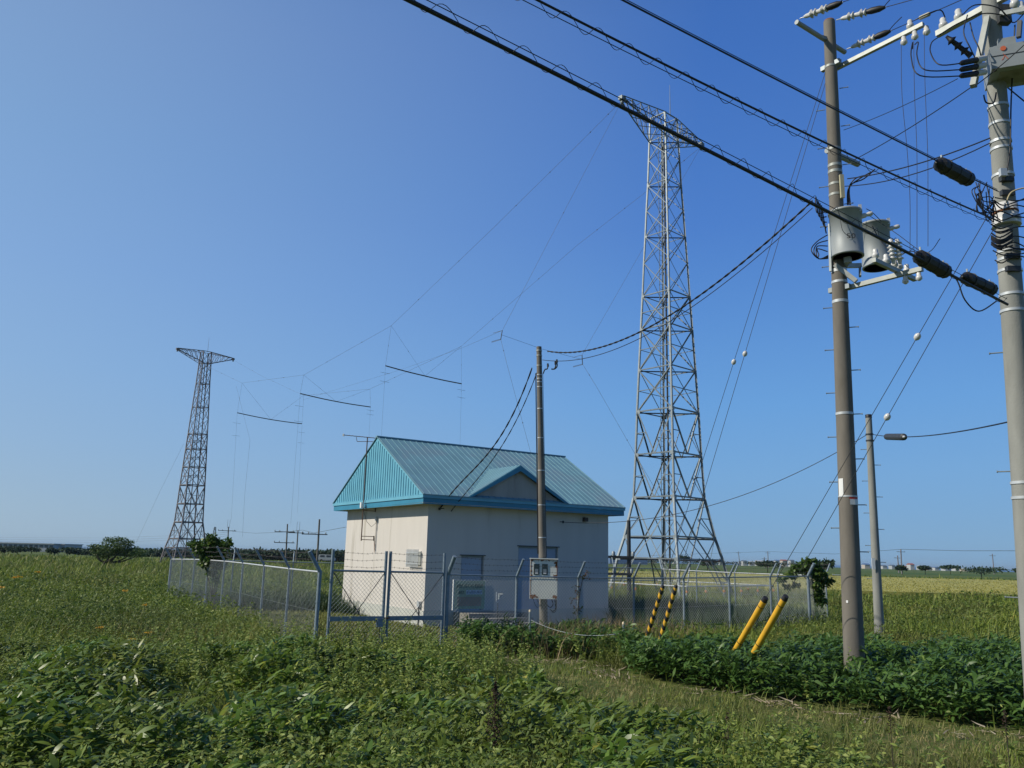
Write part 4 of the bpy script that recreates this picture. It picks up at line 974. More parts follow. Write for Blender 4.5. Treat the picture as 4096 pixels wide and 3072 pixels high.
    for k in range(4):
        s = at(3310, 940 + 22 * k, 16.1); f_ = at(3245 + 10 * k, 1000 + 6 * k, 15.9); en = at(3312, 1022 + 4 * k, 16.1); m.tube(smooth([s, at(3270, 965 + 10 * k, 16), f_, at(3275, 1035, 15.9), en], 5), .012)
    for k in range(3):
        m.tube(smooth([at(3390 + 6 * k, 820, 16.2), at(3392 + 4 * k, 760 - 8 * k, 16.2), at(3420 + 18 * k, 715, 16.1), at(3470 + 15 * k, 700 - 12 * k, 16.0)], 5), .014)
    m.tube(smooth([at(3465, 835, 16.1), at(3490, 850, 16.3), at(3525, 885, 16.6)], 5), .008)
    m.tube(smooth([at(3360, 860, 15.7), at(3370, 920, 15.65), at(3400, 950, 15.65)], 5), .006)
    m.tube(smooth([at(3490, 905, 15.9), at(3520, 960, 15.8), at(3565, 1010, 15.4), at(3600, 1035, 15.2)], 5), .010)
    m.tube(smooth([at(3600, 1020, 15.2), at(3640, 1005, 15.0), at(3665, 1010, 14.8)], 5), .010)
    m.build('jumper_lead', CABLE, th)
    m = MB(); m.box(at(3368, 745, 16.1), V(.04, 0, 0), V(0, .03, 0), V(0, 0, .26)); m.build('rack', mat('rack_yellow', (.45, .42, .28), .6), th)
    # plates
    def plate(u0, u1, v0, v1, m_, nm):
        mb = MB(); zt, zb = at1(3380, v0).z, at1(3380, v1).z
        def ang(u, z):
            c_ = ax1(z); d = ray(u, v0); rr = r1(z) + .008
            # intersect horizontal view ray with circle
            hv = V(c_.x, c_.y, 0); h = Vector((d.x, d.y)).normalized(); pr = hv.x * h.x + hv.y * h.y; perp = hv.x * h.y - hv.y * h.x
            s = pr - sqrt(max(1e-6, rr * rr - perp * perp)) if abs(perp) < rr else pr
            q = V(h.x * s - hv.x, h.y * s - hv.y, 0); return atan2(q.y, q.x)
        zc = (zt + zb) / 2; A_, C_ = ang(u0, zc), ang(u1, zc); N_ = 8; vs = []
        for z in (zt, zb):
            for k in range(N_ + 1):
                t = A_ + (C_ - A_) * k / N_; vs.append(ax1(z) + V(cos(t), sin(t), 0) * (r1(z) + .008))
        mb.add(vs, [(k, k + N_ + 1, k + N_ + 2, k + 1) for k in range(N_)]); return mb.build(nm, m_, th)
    plate(3353, 3371, 1916, 1986, WHITE, 'number_plate'); plate(3351, 3397, 1989, 1998, REDP, 'warning_plate'); pw = plate(3351, 3400, 1998, 2020, WHITE, 'warning_plate'); plate(3384, 3392, 2400, 2410, WHITE, 'tag')
    stepbolts(th, b1, t1, 2.2, 12.6, .17, (.92, -.38, 0))
pole1()
# ---- P2: right-hand pole
b2, t2 = V(7.372, 12, -.2), V(7.752, 12, 11.9)
def ax2(z): return b2.lerp(t2, (z - b2.z) / (t2.z - b2.z))
def r2(z): return .20 + (.125 - .20) * (z / 13.5)
def pole2():
    th = thing('utility_pole', 'pale concrete pole at the right edge with a grey switch box and cable tangle', 'utility pole', (b2.x, b2.y, 0))
    shaft(th, b2, t2, .195, .130, CONC_G, 32)
    for v in (430, 500, 570, 600, 705, 880, 1010, 1040, 1085, 1180, 1245, 1930, 1990):
        p = at(4020, v, 12); MB().cyl(ax2(p.z) - V(0, 0, .02), ax2(p.z) + V(0, 0, .02), r2(p.z) + .008, n=24).build('band', GALVW, th)
    z = at(3990, 20, 12).z; a, c = atz(3748, 138, z), atz(3990, 5, z); d = (c - a).normalized()
    MB().bar(a, c + d * .9, .10, .10).build('crossarm', ARM, th)
    for f in (.12, .38, .98): pin_ins(th, a.lerp(c, f) + V(0, 0, .04), 1.35)
    MB().bar(at(3950, 70, 11.9), at(3893, 345, 11.7), .085).build('bracket', ARM, th)
    # switch box
    ctr = at(4052, 262, 11.75); dv = V(.93, -.36, 0).normalized(); dn = V(.36, .93, 0).normalized()
    tz = V(0, 0, 1)
    o = MB().box(ctr, dv * .36, dn * .33, tz * .19).build('switch_box', TANK, th)
    mb = MB(); mb.box(ctr + tz * .215, dv * .30, dn * .26, tz * .024); mb.box(ctr - dv * .1 - dn * .2 + tz * .30, dv * .12, dn * .05, tz * .06); mb.build('lid', TANK, o)
    text_mesh('入', .13, INKR, o, ctr - dv * .22 - dn * .333 - tz * .06, dv, tz, -dn, width=.10)
    text_mesh('切', .13, INKG, o, ctr + dv * .14 - dn * .333 - tz * .02, dv, tz, -dn, width=.10)
    MB().cyl(ctr - dv * .18 - dn * .332 + tz * .13, ctr - dv * .18 - dn * .342 + tz * .13, .04, n=16).build('indicator', INKR, o)
    for i in (-1, 1):
        for j in (-1, 1): MB().cyl(ctr + dv * (.31 * i) + dn * (.28 * j) - tz * .19, ctr + dv * (.31 * i) + dn * (.28 * j) - tz * .205, .025, n=10).build('bolt', STEEL_D, o)
    MB().box(ctr - tz * .193 + dv * .02, dv * .25, dn * .2, tz * .003).build('base_plate', STEPC, o)
    MB().box(ctr - dn * .333 + tz * .02, dv * .35, dn * .003, tz * .006).build('seam', STEEL_D, o)
    for k in range(3):
        q = at(3905, 240 + 27 * k, 11.45 + .06 * k); e_ = at(3800, 262 + 24 * k, 11.2 + .06 * k); dd = (e_ - q).normalized()
        MB().lathe(q - dd * .22, dd, [(0, .045), (.20, .05), (.22, .05)], 14).build('bushing', PORC, o)
        MB().lathe(q, dd, [(0, .045), (.36, .042), (.42, .018)], 14).build('bushing_cover', RUBBER, o)
        s = q + dd * .41; m = MB(); tgt = ((3752, 150), (3660, 178), (3650, 195))[k]; lft = ((3722, 210), (3668, 225), (3645, 230))[k]
        m.tube(smooth([s, at(lft[0] + 35, 258 + 22 * k, 11.4), at(*lft, 11.6), at(lft[0] + 5, 170, 11.8), at(*tgt, 12.0)], 6), .010); m.build('jumper_lead', CABLE, th)
    s, e_ = at(3785, 145, 11.7), at(3885, 225, 11.7); m = MB(); dd = (e_ - s).normalized(); prof = [(0, .02)]
    for k in range(3): prof += [(.08 + .13 * k, .04), (.12 + .13 * k, .085), (.135 + .13 * k, .035)]
    m.lathe(s, dd, prof + [(.5, .05), ((e_ - s).length, .06)], 12); m.build('surge_arrester', RUBBER, th)
    pin_ins(th, at(4085, 55, 12.0), 1.4); pin_ins(th, at(4060, 30, 11.7), 1.3)
    MB().bar(at(4005, 55, 11.8), at(4130, 30, 11.2), .07).build('side_arm', ARM, th)
    MB().bar(at(4080, 85, 11.4), at(4075, 150, 11.4), .06).build('bracket', STEEL_D, th)
    MB().box(at(4012, 60, 11.85), V(.10, 0, 0), V(0, .06, 0), V(0, 0, .16)).build('clamp_block', STEEL_D, th)
    for k, (p, q, r_, w_) in enumerate((((3850, 60), (3900, 20), (3990, 30), (4040, 80)), ((3750, 145), (3830, 95), (3930, 55), (4010, 60)), ((3880, 90), (3895, 150), (3915, 190), (3925, 230)), ((3870, 60), (3855, 130), (3880, 190), (3905, 240)), ((4000, 30), (4050, 90), (4090, 60), (4130, 20)), ((3780, 70), (3760, 40), (3700, 60), (3660, 80)))):
        MB().tube(smooth([at(*p, 11.6), at(*q, 11.55), at(*r_, 11.5), at(*w_, 11.6)], 5), .010).build('jumper_lead', CABLE, th)
    # white ring guard
    p = ax2(at(4030, 865, 12).z) + V(-.02, -.03, 0); m = MB(); m.lathe(p - V(0, 0, .17), (.03, 0, 1), [(0, .20), (.12, .20), (.14, .175), (.34, .17), (.35, .15)], 28); o = m.build('cable_guard', PORC, th); MB().cyl(p + V(0, 0, .02), p + V(0, 0, .05), .181, n=28).build('rusty_strap', RUST, o)
    # cable tangle
    m = MB(); rl = random.Random(5)
    for k in range(16):
        v0 = rl.uniform(715, 800); u0 = rl.uniform(3900, 3960); q = [at(u0, v0, 11.75), at(u0 + rl.uniform(-30, 20), v0 + rl.uniform(20, 80), 11.7), at(u0 + rl.uniform(10, 60), v0 + rl.uniform(60, 120), 11.7), at(3975, v0 + rl.uniform(40, 110), 11.8)]; m.tube(smooth(q, 5), .008)
    for k in range(12):
        v0 = rl.uniform(700, 1060); q = [at(3975 + rl.uniform(-6, 10), v0, 11.8), at(4010, v0 + rl.uniform(-15, 30), 11.75), at(4060, v0 + rl.uniform(-20, 20), 11.75), at(4125, v0 + rl.uniform(-40, 30), 11.85)]; m.tube(smooth(q, 5), .010)
    for k in range(12):
        v0 = rl.uniform(880, 980); q = [at(3965, v0, 11.75), at(4000, v0 + 18, 11.7), at(4050, v0 - 10 + rl.uniform(-15, 15), 11.7)]; m.tube(smooth(q, 4), .012)
    m.tube(smooth([at(4060, 100, 11.8), at(4045, 400, 11.8), at(4040, 600, 11.8), at(4020, 720, 11.8)], 5), .012)
    m.tube(smooth([at(3935, 380, 11.8), at(3945, 410, 11.8), at(3975, 410, 11.8), at(3985, 370, 11.8)], 5), .012)
    m.build('cable_tangle', CABLE, th)
    for v in (735, 790, 1040, 1090):
        p = ax2(at(4020, v, 12).z); m = MB(); m.box(p + V(-.05, -.16, 0), V(.10, 0, 0), V(0, .04, 0), V(0, 0, .04)); m.build('clamp', STEEL_D, th)
    m = MB(); m.box(at(4012, 690, 11.75), V(.05, 0, 0), V(0, .03, 0), V(0, 0, .06)); m.build('meter', GALVW, th)
    m = MB(); m.tube(smooth([at(4025, 810, 11.7), at(4045, 770, 11.7), at(4096, 752, 11.7), at(4150, 750, 11.7)], 5), .012); m.build('ground_lead', mat('beige_lead', (.5, .42, .25), .6), th)
    stepbolts(th, b2, t2, 2.0, 6.0, .18, (.87, -.5, 0), .9)
pole2()
# ---- P3 slim pole behind, M: service pole with meter box
def pole3():
    b, t = V(at(3515, 2494, 26).x, 26, -.2), at(3474, 1662, 26); th = thing('utility_pole', 'slim grey concrete pole with black cap standing behind the tall transformer pole', 'utility pole', (b.x, b.y, 0))
    shaft(th, b, t, .15, .095, CONC_G); MB().lathe(t, (0, 0, 1), [(-.08, .10), (.02, .10), (.03, .09)], 20).build('cap', RUBBER, th)
    for v in (1740, 1765): z = at(3480, v, 26).z; q = b.lerp(t, (z - b.z) / (t.z - b.z)); MB().cyl(q, q + V(0, 0, .04), .12, n=16).build('band', STEEL_D, th)
    p = at(3494, 2255, 25.86); MB().box(p, V(.05, 0, 0), V(0, .01, 0), V(0, 0, .17)).build('number_plate', WHITE, th)
    stepbolts(th, b, t, 2.0, 6.2, .12, (.95, -.3, 0), .5); return b, t
b3, t3 = pole3()
bm, tm = V(1.16, 26, -.2), V(.847, 26, 9.09)
def axm(z): return bm.lerp(tm, (z - bm.z) / (tm.z - bm.z))
def polem():
    th = thing('service_pole', 'brown service pole with a rusty white meter box in front of the building', 'utility pole', (bm.x, bm.y, 0))
    shaft(th, bm, tm, .135, .083, CONC_B)
    for v in (1500, 1515, 1528, 1548, 1635, 1752, 1882, 2020, 2150): z = at(2160, v, 26).z; q = axm(z); MB().cyl(q - V(0, 0, .014), q + V(0, 0, .014), .088 + (9 - z) * .0062, n=16).build('band', GALVW, th)
    for v in (1403, 1423, 1463): z = at(2160, v, 26).z; q = axm(z); MB().cyl(q - V(0, 0, .02), q + V(0, 0, .02), .095, n=16).build('band', ARM, th)
    m = MB(); m.tube([axm(8.2) + V(-.12, -.02, 0), axm(5) + V(-.13, -.02, 0), axm(2.5) + V(-.14, -.02, 0)], .018); m.tube([axm(8.2) + V(.11, -.02, 0), axm(5) + V(.115, 0, 0), axm(2.4) + V(.13, 0, 0)], .008); m.build('riser_cable', CABLE, th)
    # weather heads
    for (u, v, w) in ((2192, 1466, 0), (2222, 1458, 1), (2228, 1450, 2)):
        m = MB(); s = at(2172 + 2 * w, 1495, 25.85); m.tube(smooth([s, at(2180 + 6 * w, 1478 + 3 * w, 25.8), at(u - 4, 1476 + w, 25.8), at(u, v, 25.8)] if w == 0 else [at(2205, 1476, 25.8), at(2214 + 2 * w, 1476, 25.8), at(u, 1466, 25.8), at(u, v, 25.8)], 5), .02, 6); m.cyl(at(u, v, 25.8), at(u - 1, v - 12, 25.8), .035, .028, n=8); m.build('weather_head', RUBBER, th)
    c = axm((at(2176, 2237, 25.8).z + at(2176, 2395, 25.8).z) / 2); zt, zb = at(2176, 2237, 25.8).z, at(2176, 2395, 25.8).z; cx = at(2174, 2320, 25.75).x
    c = V(cx, 25.72, (zt + zb) / 2); hw, hh = .41, (zt - zb) / 2
    o = MB().box(c, V(hw, 0, 0), V(0, .12, 0), V(0, 0, hh)).build('meter_box', BOXW, th, label='ivory meter box with two dark windows and rusty corners')
    m = MB(); m.box(c + V(0, -.02, hh + .015), V(hw + .02, 0, 0), V(0, .15, 0), V(0, 0, .015)); m.box(c + V(0, -.125, .02), V(hw, 0, 0), V(0, .006, 0), V(0, 0, .008)); m.build('rain_hood', BOXW, o)
    for k, xx in enumerate((-.22, .03)):
        w_ = MB(); w_.box(c + V(xx, -.128, hh - .30), V(.085, 0, 0), V(0, .008, 0), V(0, 0, .16)); ww = w_.build('meter_window', GLASSD, o); f = MB(); f.box(c + V(xx, -.14, hh - .415), V(.045, 0, 0), V(0, .004, 0), V(0, 0, .018)); f.build('tag', WHITE, ww)
        f = MB(); f.box(c + V(xx, -.134, hh - .34), V(.05, 0, 0), V(0, .008, 0), V(0, 0, .05)); f.build('meter', GALV, ww)
    m = MB(); rl = random.Random(9)
    def blot(x, z, r):
        pts = []; n = 14
        for i in range(n): t = 2 * pi * i / n; q = r * rl.uniform(.55, 1.2); pts.append(c + V(max(-hw, min(hw, x + cos(t) * q)), -.1235 - rl.uniform(0, .0004), max(-hh, min(hh, z + sin(t) * q))))
        m.add(pts, [tuple(range(n))])
    for x_, z_, r_ in ((-.36, hh - .03, .05), (-.05, hh - .03, .05), (.36, hh - .10, .055), (.37, hh - .19, .05), (.33, .08, .07), (.38, .05, .05), (-.36, -hh + .06, .07), (-.27, -hh + .08, .07), (-.20, -hh + .05, .04), (.32, -hh + .07, .06), (.39, -hh + .05, .05), (-.38, .10, .04), (-.39, hh - .35, .035), (-.39, hh - .22, .03), (.15, hh - .02, .03), (-.39, -.05, .03)): blot(x_, z_, r_)
    for x_, z0, z1 in ((-.395, -hh, hh), (.398, -.05, hh)): m.box(c + V(x_, -.1225, (z0 + z1) / 2), V(.010, 0, 0), V(0, .002, 0), V(0, 0, (z1 - z0) / 2 - .01))
    m.box(c + V(0, -.1225, hh - .012), V(hw - .01, 0, 0), V(0, .0018, 0), V(0, 0, .012)); m.build('rust_patch', RUST, o)
    m = MB()
    for k, (u0, u1, vv, u2) in enumerate(((2132, 2140, 2430, 2160), (2146, 2155, 2425, 2162), (2205, 2212, 2430, 2190), (2218, 2222, 2445, 2200), (2225, 2224, 2450, 2205))):
        MB().tube(smooth([at(u0, 2394, 25.75), at(u1, vv - 12, 25.75), at((u1 + u2) / 2, vv, 25.75), at(u2, vv - 8, 25.85)], 5), .016 if k > 1 else .010).build('conduit', RUBBER, o)
polem()
# ---- distant poles with crossarms
def far_pole(ub, vb, vt, y, arms, label, lean=0, r=.14, m=CONC_B, rod=0):
    b = at(ub, vb, y); t = at(ub + lean, vt, y); b.z = float(hz(np.array(b.x), np.array(y))) - .1; b.x = at(ub, vb, y).x
    th = thing('utility_pole', label, 'utility pole', (b.x, b.y, 0), 'distant poles'); MB().cyl(b, t, r, r * .75, n=8).build('shaft', m, th)
    for f, w, off in arms:
        z = t.z - f; q = b.lerp(t, (z - b.z) / (t.z - b.z)); MB().bar(q + V(-w * off, -.1, 0), q + V(w * (1 - off), -.1, 0), .13).build('crossarm', STEEL_D, th)
        for s in (-w * off, -w * off * .6, w * (1 - off) * .8): MB().lathe(q + V(s, -.1, .06), (0, 0, 1), [(0, .09), (.18, .10), (.25, .05)], 6).build('pin_insulator', GALV, th)
    if rod:
        m_ = MB(); 
        for s in (-.25, .25): m_.cyl(t + V(s, 0, -.3), t + V(s, 0, 1.6), .03, n=4)
        m_.build('rod', WIRE, th)
    return t
fa = far_pole(909, 2240, 2107, 190, [(.9, 4.0, .55)], 'pole with one crossarm just right of the fence shrub', 5, .17, rod=1)
fb = far_pole(1142, 2255, 2096, 150, [(1.4, 3.6, .6), (3.3, 3.6, .6)], 'pole with two crossarms, left of the middle pair', 8, .16)
fc = far_pole(1183, 2258, 2121, 160, [(.5, 3.0, .6)], 'shorter pole with one crossarm, second of the middle pair', 9, .15, rod=1)
fd = far_pole(1267, 2268, 2077, 118, [(2.1, 3.6, .65)], 'tallest of the small crossarm poles, nearest the gate post', 11, .16)
fe = far_pole(2517, 2345, 2081, 46, [(2.0, 1.7, .85), (2.9, 1.5, .9)], 'dark short pole with two crossarms right of the building', -2, .13, STEEL_D)
for k, (u, v, vt, y) in enumerate(((3073, 2252, 2205, 500), (3060, 2252, 2228, 480), (3607, 2285, 2196, 300), (3595, 2282, 2222, 340), (3975, 2275, 2215, 420), (2960, 2250, 2206, 600))):
    far_pole(u, v, vt, y, [(1.0, 3.0, .5)], ('far pole left of the vine corner', 'short far pole beside another, left of the vine corner', 'far pole right of the slim grey pole', 'short far pole beside another, right of the slim grey pole', 'far pole with pale top near the right edge', 'faint far pole right of the lattice tower')[k], -2 - k, .28, LTOWER)
# distant line wires
onewire([at(2600, 2262 - 40, 500), at(3073, 2206, 500), at(3340, 2216, 400), at(3607, 2197, 300), at(3850, 2203, 260), at(4090, 2203, 230)], .07, 'sagging line on the far poles across the right fields', 'wire', 'power_line')
onewire([fa + V(0, 0, -.9), at(1020, 2133, 170), fb + V(0, 0, -1.4)], .03, 'thin line between the two left crossarm poles', name='power_line')
onewire([fb + V(0, 0, -1.4), at(1210, 2120, 130), fd + V(0, 0, -2.1)], .03, 'thin line from the two-arm pole to the tallest crossarm pole', name='power_line')
onewire([fd + V(-1.5, 0, -2.1), at(1390, 2107, 90)], .025, 'thin line from the tallest crossarm pole toward the building', name='power_line')
for k in range(3):
    onewire([at(0, 2150 + 8 * k, 420), at(400, 2152 + 9 * k, 400), at(780, 2140 + 9 * k, 300), fa + V(0, 0, -1.2 - .4 * k)], .03, ('upper', 'middle', 'lower')[k] + ' thin line reaching left across the meadow sky', name='power_line')
# tiny far lattice tower
def tiny_tower():
    b = at(850, 2215, 700); th = thing('lattice_tower', 'tiny hazy pylon on the horizon beside the far tower', 'tower', tuple(b)); m = MB()
    for i in (-1, 1):
        for j in (-1, 1): m.bar(b + V(i * 2.6, j * 2.6, -6), b + V(i * .5, j * .5, 22), .35)
    for k in range(8):
        z0, z1 = -6 + 3.5 * k, -2.5 + 3.5 * k; s0, s1 = 2.6 - .26 * k, 2.34 - .26 * k; m.bar(b + V(-s0, -s0, z0), b + V(s1, -s1, z1), .25); m.bar(b + V(s0, -s0, z0), b + V(-s1, -s1, z1), .25)
    m.build('lattice', GALV, th)
tiny_tower()
# ------------------------------------------------------------ road-side cables
ang = radians(35); cdir = V(-cos(ang), -sin(ang), 0); cn = V(-cdir.y, cdir.x, 0); cbase = V(7.45, 11.8, 0)
def fitline(px):
    S_, Z_ = [], []
    for u, v in px:
        p = onplane(u, v, cbase, cn); S_.append((p - cbase).dot(cdir)); Z_.append(p.z)
    return np.polyfit(S_, Z_, 2)
def cabpts(co, s0, s1, n): return [cbase + cdir * s + V(0, 0, float(np.polyval(co, s))) for s in np.linspace(s0, s1, n)]
cA = fitline([(1640, 0), (1900, 135), (2480, 418), (2800, 600), (3240, 815), (3500, 930), (3700, 1045), (3960, 1185)])
cB = fitline([(2170, 0), (2600, 235), (3000, 447), (3310, 560), (3640, 720), (3900, 850)])
cC = fitline([(2480, 0), (2900, 205), (3100, 315), (3330, 430), (3740, 648), (3960, 745)])
def lashed(name, label, co, r, up, s0, s1, rad, per, offn=0.):
    th = thing(name, label, 'cable', tuple(cabpts(co, s0, s0 + .1, 2)[0]), 'roadside cables')
    P = cabpts(co, s0, s1, 60); MB().tube(P, r, 8).build('cable', CABLE, th)
    MB().tube([p + V(0, 0, up) + cn * offn for p in P], .0045, 5).build('messenger_wire', CABLE, th)
    if per:
        n = int((s1 - s0) / per * 14); Q = cabpts(co, s0, s1, n); c_ = up / 2; pts = []
        for i, p in enumerate(Q):
            t = 2 * pi * i / 14; pts.append(p + V(0, 0, c_ + rad * cos(t)) + cn * (rad * sin(t)) + cdir * (.05 * sin(t)))
        MB().tube(pts, .0035, 4).build('lashing_wire', CABLE, th)
    return th
lashed('telecom_cable', 'thickest black cable crossing the whole sky, passing the transformer', cA, .020, .085, .15, 22, .062, .42)
lashed('telecom_cable', 'middle black cable with looping lashing wire below it', cB, .012, -.075, .1, 22, .055, .40)
thC = lashed('telecom_cable', 'uppermost black cable ending at the highest splice closure', cC, .010, .026, .1, 22, .03, None)
MB().tube([p + V(0, 0, -.022) + cn * .02 for p in cabpts(cC, .1, 22, 60)], .006, 5).build('cable', CABLE, thC)
def closure(u0, v0, u1, v1, r, label, dy=0.):
    a = onplane(u0, v0, cbase + cn * dy, cn); c = onplane(u1, v1, cbase + cn * dy, cn); d = (c - a); L = d.length; d.normalize()
    th = thing('splice_closure', label, 'cable box', tuple((a + c) / 2), 'black splice closures')
    m = MB(); m.lathe(a, d, [(-.05, .015), (.0, r * .55), (.03, r * .62), (.06, r), (L * .5 - .01, r), (L * .5, r * 1.05), (L * .5 + .02, r * 1.05), (L * .5 + .03, r), (L - .06, r), (L - .03, r * .7), (L, r * .6), (L + .05, .015)], 10, smooth=False); m.build('body', RUBBER, th)
    for f in (.2, .8): MB().lathe(a + d * (L * f), d, [(0, r + .008), (.03, r + .008)], 12).build('strap', STEEL_D, th)
    up = V(0, 0, 1)
    for f in (.12, .88): MB().bar(a + d * L * f, a + d * L * f + up * (r + .05), .02).build('hanger', GALV, th)
closure(3752, 652, 3882, 722, .105, 'highest black splice closure, on the uppermost cable', -.0)
closure(3668, 1022, 3790, 1092, .10, 'left black splice closure, hanging below the thickest cable', -.05)
closure(3856, 1108, 3975, 1162, .095, 'lower right black splice closure, beside the pale pole', -.05)
onewire(smooth([at(3795, 1085, 11.2), at(3830, 1125, 11.2), at(3860, 1200, 11.2), at(3915, 1245, 11.3), at(3985, 1205, 11.7)], 6), .010, 'black drip loop from the left splice closure to the pale pole', 'cable', 'drip_loop', CABLE, 6)
# service drops from the transformer pole
def drop(px, A, Bp, r, label, name='service_cable', group='service cables', extra=None, twist=0., m_=CABLE):
    d = (Bp - A); L = V(d.x, d.y, 0).length; d = V(d.x, d.y, 0).normalized(); n = V(-d.y, d.x, 0); S_, Z_ = [], []
    for u, v in px: p = onplane(u, v, A, n); S_.append((p - A).dot(d)); Z_.append(p.z)
    co = np.polyfit(S_, Z_, min(3, len(px) - 1)); s0, s1 = min(S_), max(S_); N_ = 40
    P = [V(A.x, A.y, 0) + d * s + V(0, 0, float(np.polyval(co, s))) for s in np.linspace(s0, s1, N_)]
    m = MB()
    if twist:
        n_ = int((s1 - s0) * 14); P2 = [V(A.x, A.y, 0) + d * s + V(0, 0, float(np.polyval(co, s))) for s in np.linspace(s0, s1, n_)]
        for ph in (0, pi): m.tube([p + V(0, 0, cos(i * .9 + ph) * twist) + n * (sin(i * .9 + ph) * twist) for i, p in enumerate(P2)], r, 5)
    else: m.tube(P, r, 6)
    return tag(m.build(name, m_), label, 'cable', group)
Ma, P1a = V(.85, 26, 0), V(6.75, 16.3, 0)
drop([(2190, 1407), (2400, 1380), (2590, 1325), (2760, 1210), (3000, 1015), (3250, 808)], Ma, P1a, .014, 'upper service cable from the transformer pole to the service pole', twist=.014)
drop([(2170, 1441), (2400, 1410), (2600, 1345), (2760, 1230), (3000, 1045), (3250, 835)], Ma, P1a, .010, 'lower service cable from the transformer pole to the service pole')
Bq = B(.5, -.22, 4.0)
drop([(2128, 1472), (2060, 1640), (1930, 1840), (1760, 2035)], Ma, Bq, .016, 'thick twisted cable from the service pole down to the building corner', twist=.014)
drop([(2148, 1490), (2085, 1640), (1970, 1840), (1872, 1960), (1800, 2052)], Ma, Bq + V(.4, .2, 0), .011, 'thin twisted cable beside the thick one, down to the building corner', twist=.008)
drop([(3465, 1742), (3340, 1810), (2950, 1990), (2515, 2083), (2330, 2092), (2245, 2088)], V(t3.x, t3.y, 0), B(5.78, -.2, 0), .011, 'long cable sagging from the slim pole past the tower to the building wall')
P2a = V(7.6, 12, 0)
drop([(3492, 1738), (3545, 1745), (3615, 1748), (3750, 1738), (3900, 1716), (4030, 1688)], V(t3.x, t3.y, 0), P2a, .012, 'cable from the slim grey pole to the right-edge pole')
def closure3():
    d = (P2a - V(t3.x, t3.y, 0)); n = V(-d.y, d.x, 0).normalized(); a, c = onplane(3547, 1747, V(t3.x, t3.y, 0), n), onplane(3616, 1748, V(t3.x, t3.y, 0), n); q = (c - a).normalized(); L = (c - a).length
    th = thing('splice_closure', 'small grey splice closure on the cable right of the slim pole', 'cable box', tuple(a))
    MB().lathe(a, q, [(0, .03), (.05, .09), (L - .05, .09), (L, .03)], 10, False).build('body', STEEL_D, th)
    m = MB(); m.lathe(a - q * .12, q, [(0, .012), (.12, .04)], 8); m.lathe(c, q, [(0, .04), (.12, .012)], 8); m.build('end_cone', GALVW, th)
closure3()
# high-voltage conductors at the top
HV = [((3200, 74), (3372, 8), (3640, -90)), ((3345, 80), (3545, 28), (3900, -70)), ((3388, 196), (3566, 122), (3765, 35))]
def hv():
    z = at(3320, 145, 16.3).z - .1
    for k, (s, e_, far) in enumerate(HV):
        zz = z if k != 1 else z + .35
        a = atz(*s, zz); y1 = a.y - .72; b = at(*e_, y1); c = at(*far, max(12.0, a.y - 2.6))
        th = thing('power_conductor', ('leftmost', 'middle', 'lowest')[k] + ' high-voltage wire with white strain insulators at the transformer pole top', 'wire', tuple(a), 'high-voltage wires')
        insul_str(th, a, b, PORC, True, 2)
        MB().cyl(b, c + (c - b) * .5, .008, n=6).build('wire', CABLE, th)
        m = MB(); q = b.lerp(c, .6); m.lathe(q, (c - b), [(0, .02), (.03, .045), (.35, .045), (.38, .02)], 8); m.build('sleeve', mat('sleeve_beige', (.42, .40, .30), .6), th)
        j = b; m = MB(); m.tube(smooth([j + V(-.05, 0, 0), j + V(.06, 0, .14), j + V(.22, -.05, .30)], 4), .010); m.build('jumper_lead', CABLE, th)
hv()
for k, (ua, va, ub, vb) in enumerate(((3605, 178, 3640, 1015), (3655, 165, 3668, 1000), (3697, 130, 3712, 985))):
    y = 14.4 - .15 * k; onewire(smooth([at(ua, va, y), at(ua + 3, va + 200, y), at((ua + ub) / 2 + 6, 600, y), at(ub, 800, y), at(ub, vb, y)], 5), .0055, ('left', 'middle', 'right')[k] + ' of three thin leads dropping from the long upper arm', 'wire', 'drop_lead', CABLE, 5, 'thin drop leads')
def d2(pa, ya, pb, yb, r, lb, sag=.15):
    a, c = at(*pa, ya), at(*pb, yb); pts = [a.lerp(c, i / 12) - V(0, 0, sag * 4 * (i / 12) * (1 - i / 12)) for i in range(13)]
    onewire(pts, r, lb, 'wire', 'cross_wire', CABLE, 5, 'wires between the two big poles')
d2((3375, 520), 16.3, (3830, 315), 12.2, .007, 'highest thin wire between the transformer pole and the switch box', .05)
d2((3415, 640), 16.1, (3890, 345), 12., .009, 'rising wire from the stub arm to the switch box bracket', .05)
d2((3390, 715), 16.1, (3960, 552), 12., .012, 'upper of two insulated wires reaching the pale pole', .10)
d2((3380, 745), 16.1, (3960, 572), 12., .010, 'lower of two insulated wires reaching the pale pole', .16)
d2((4096, 180), 11.2, (3898, 345), 11.6, .008, 'short wire slanting across the switch box', .02)
d2((4030, 350), 12.2, (4300, 560), 11.0, .012, 'black wire leaving the pale pole to the right', .02)
onewire(smooth([at(3470, 858, 16.6), at(3580, 930, 16.0), at(3700, 1010, 15.0), at(3760, 955, 14.2)], 6), .007, 'loose loop wire right of the transformers', 'wire', 'loop_wire', CABLE, 5)
# fine guys
for k, (u0, u1) in enumerate(((3288, 3130), (3292, 3150))):
    pass
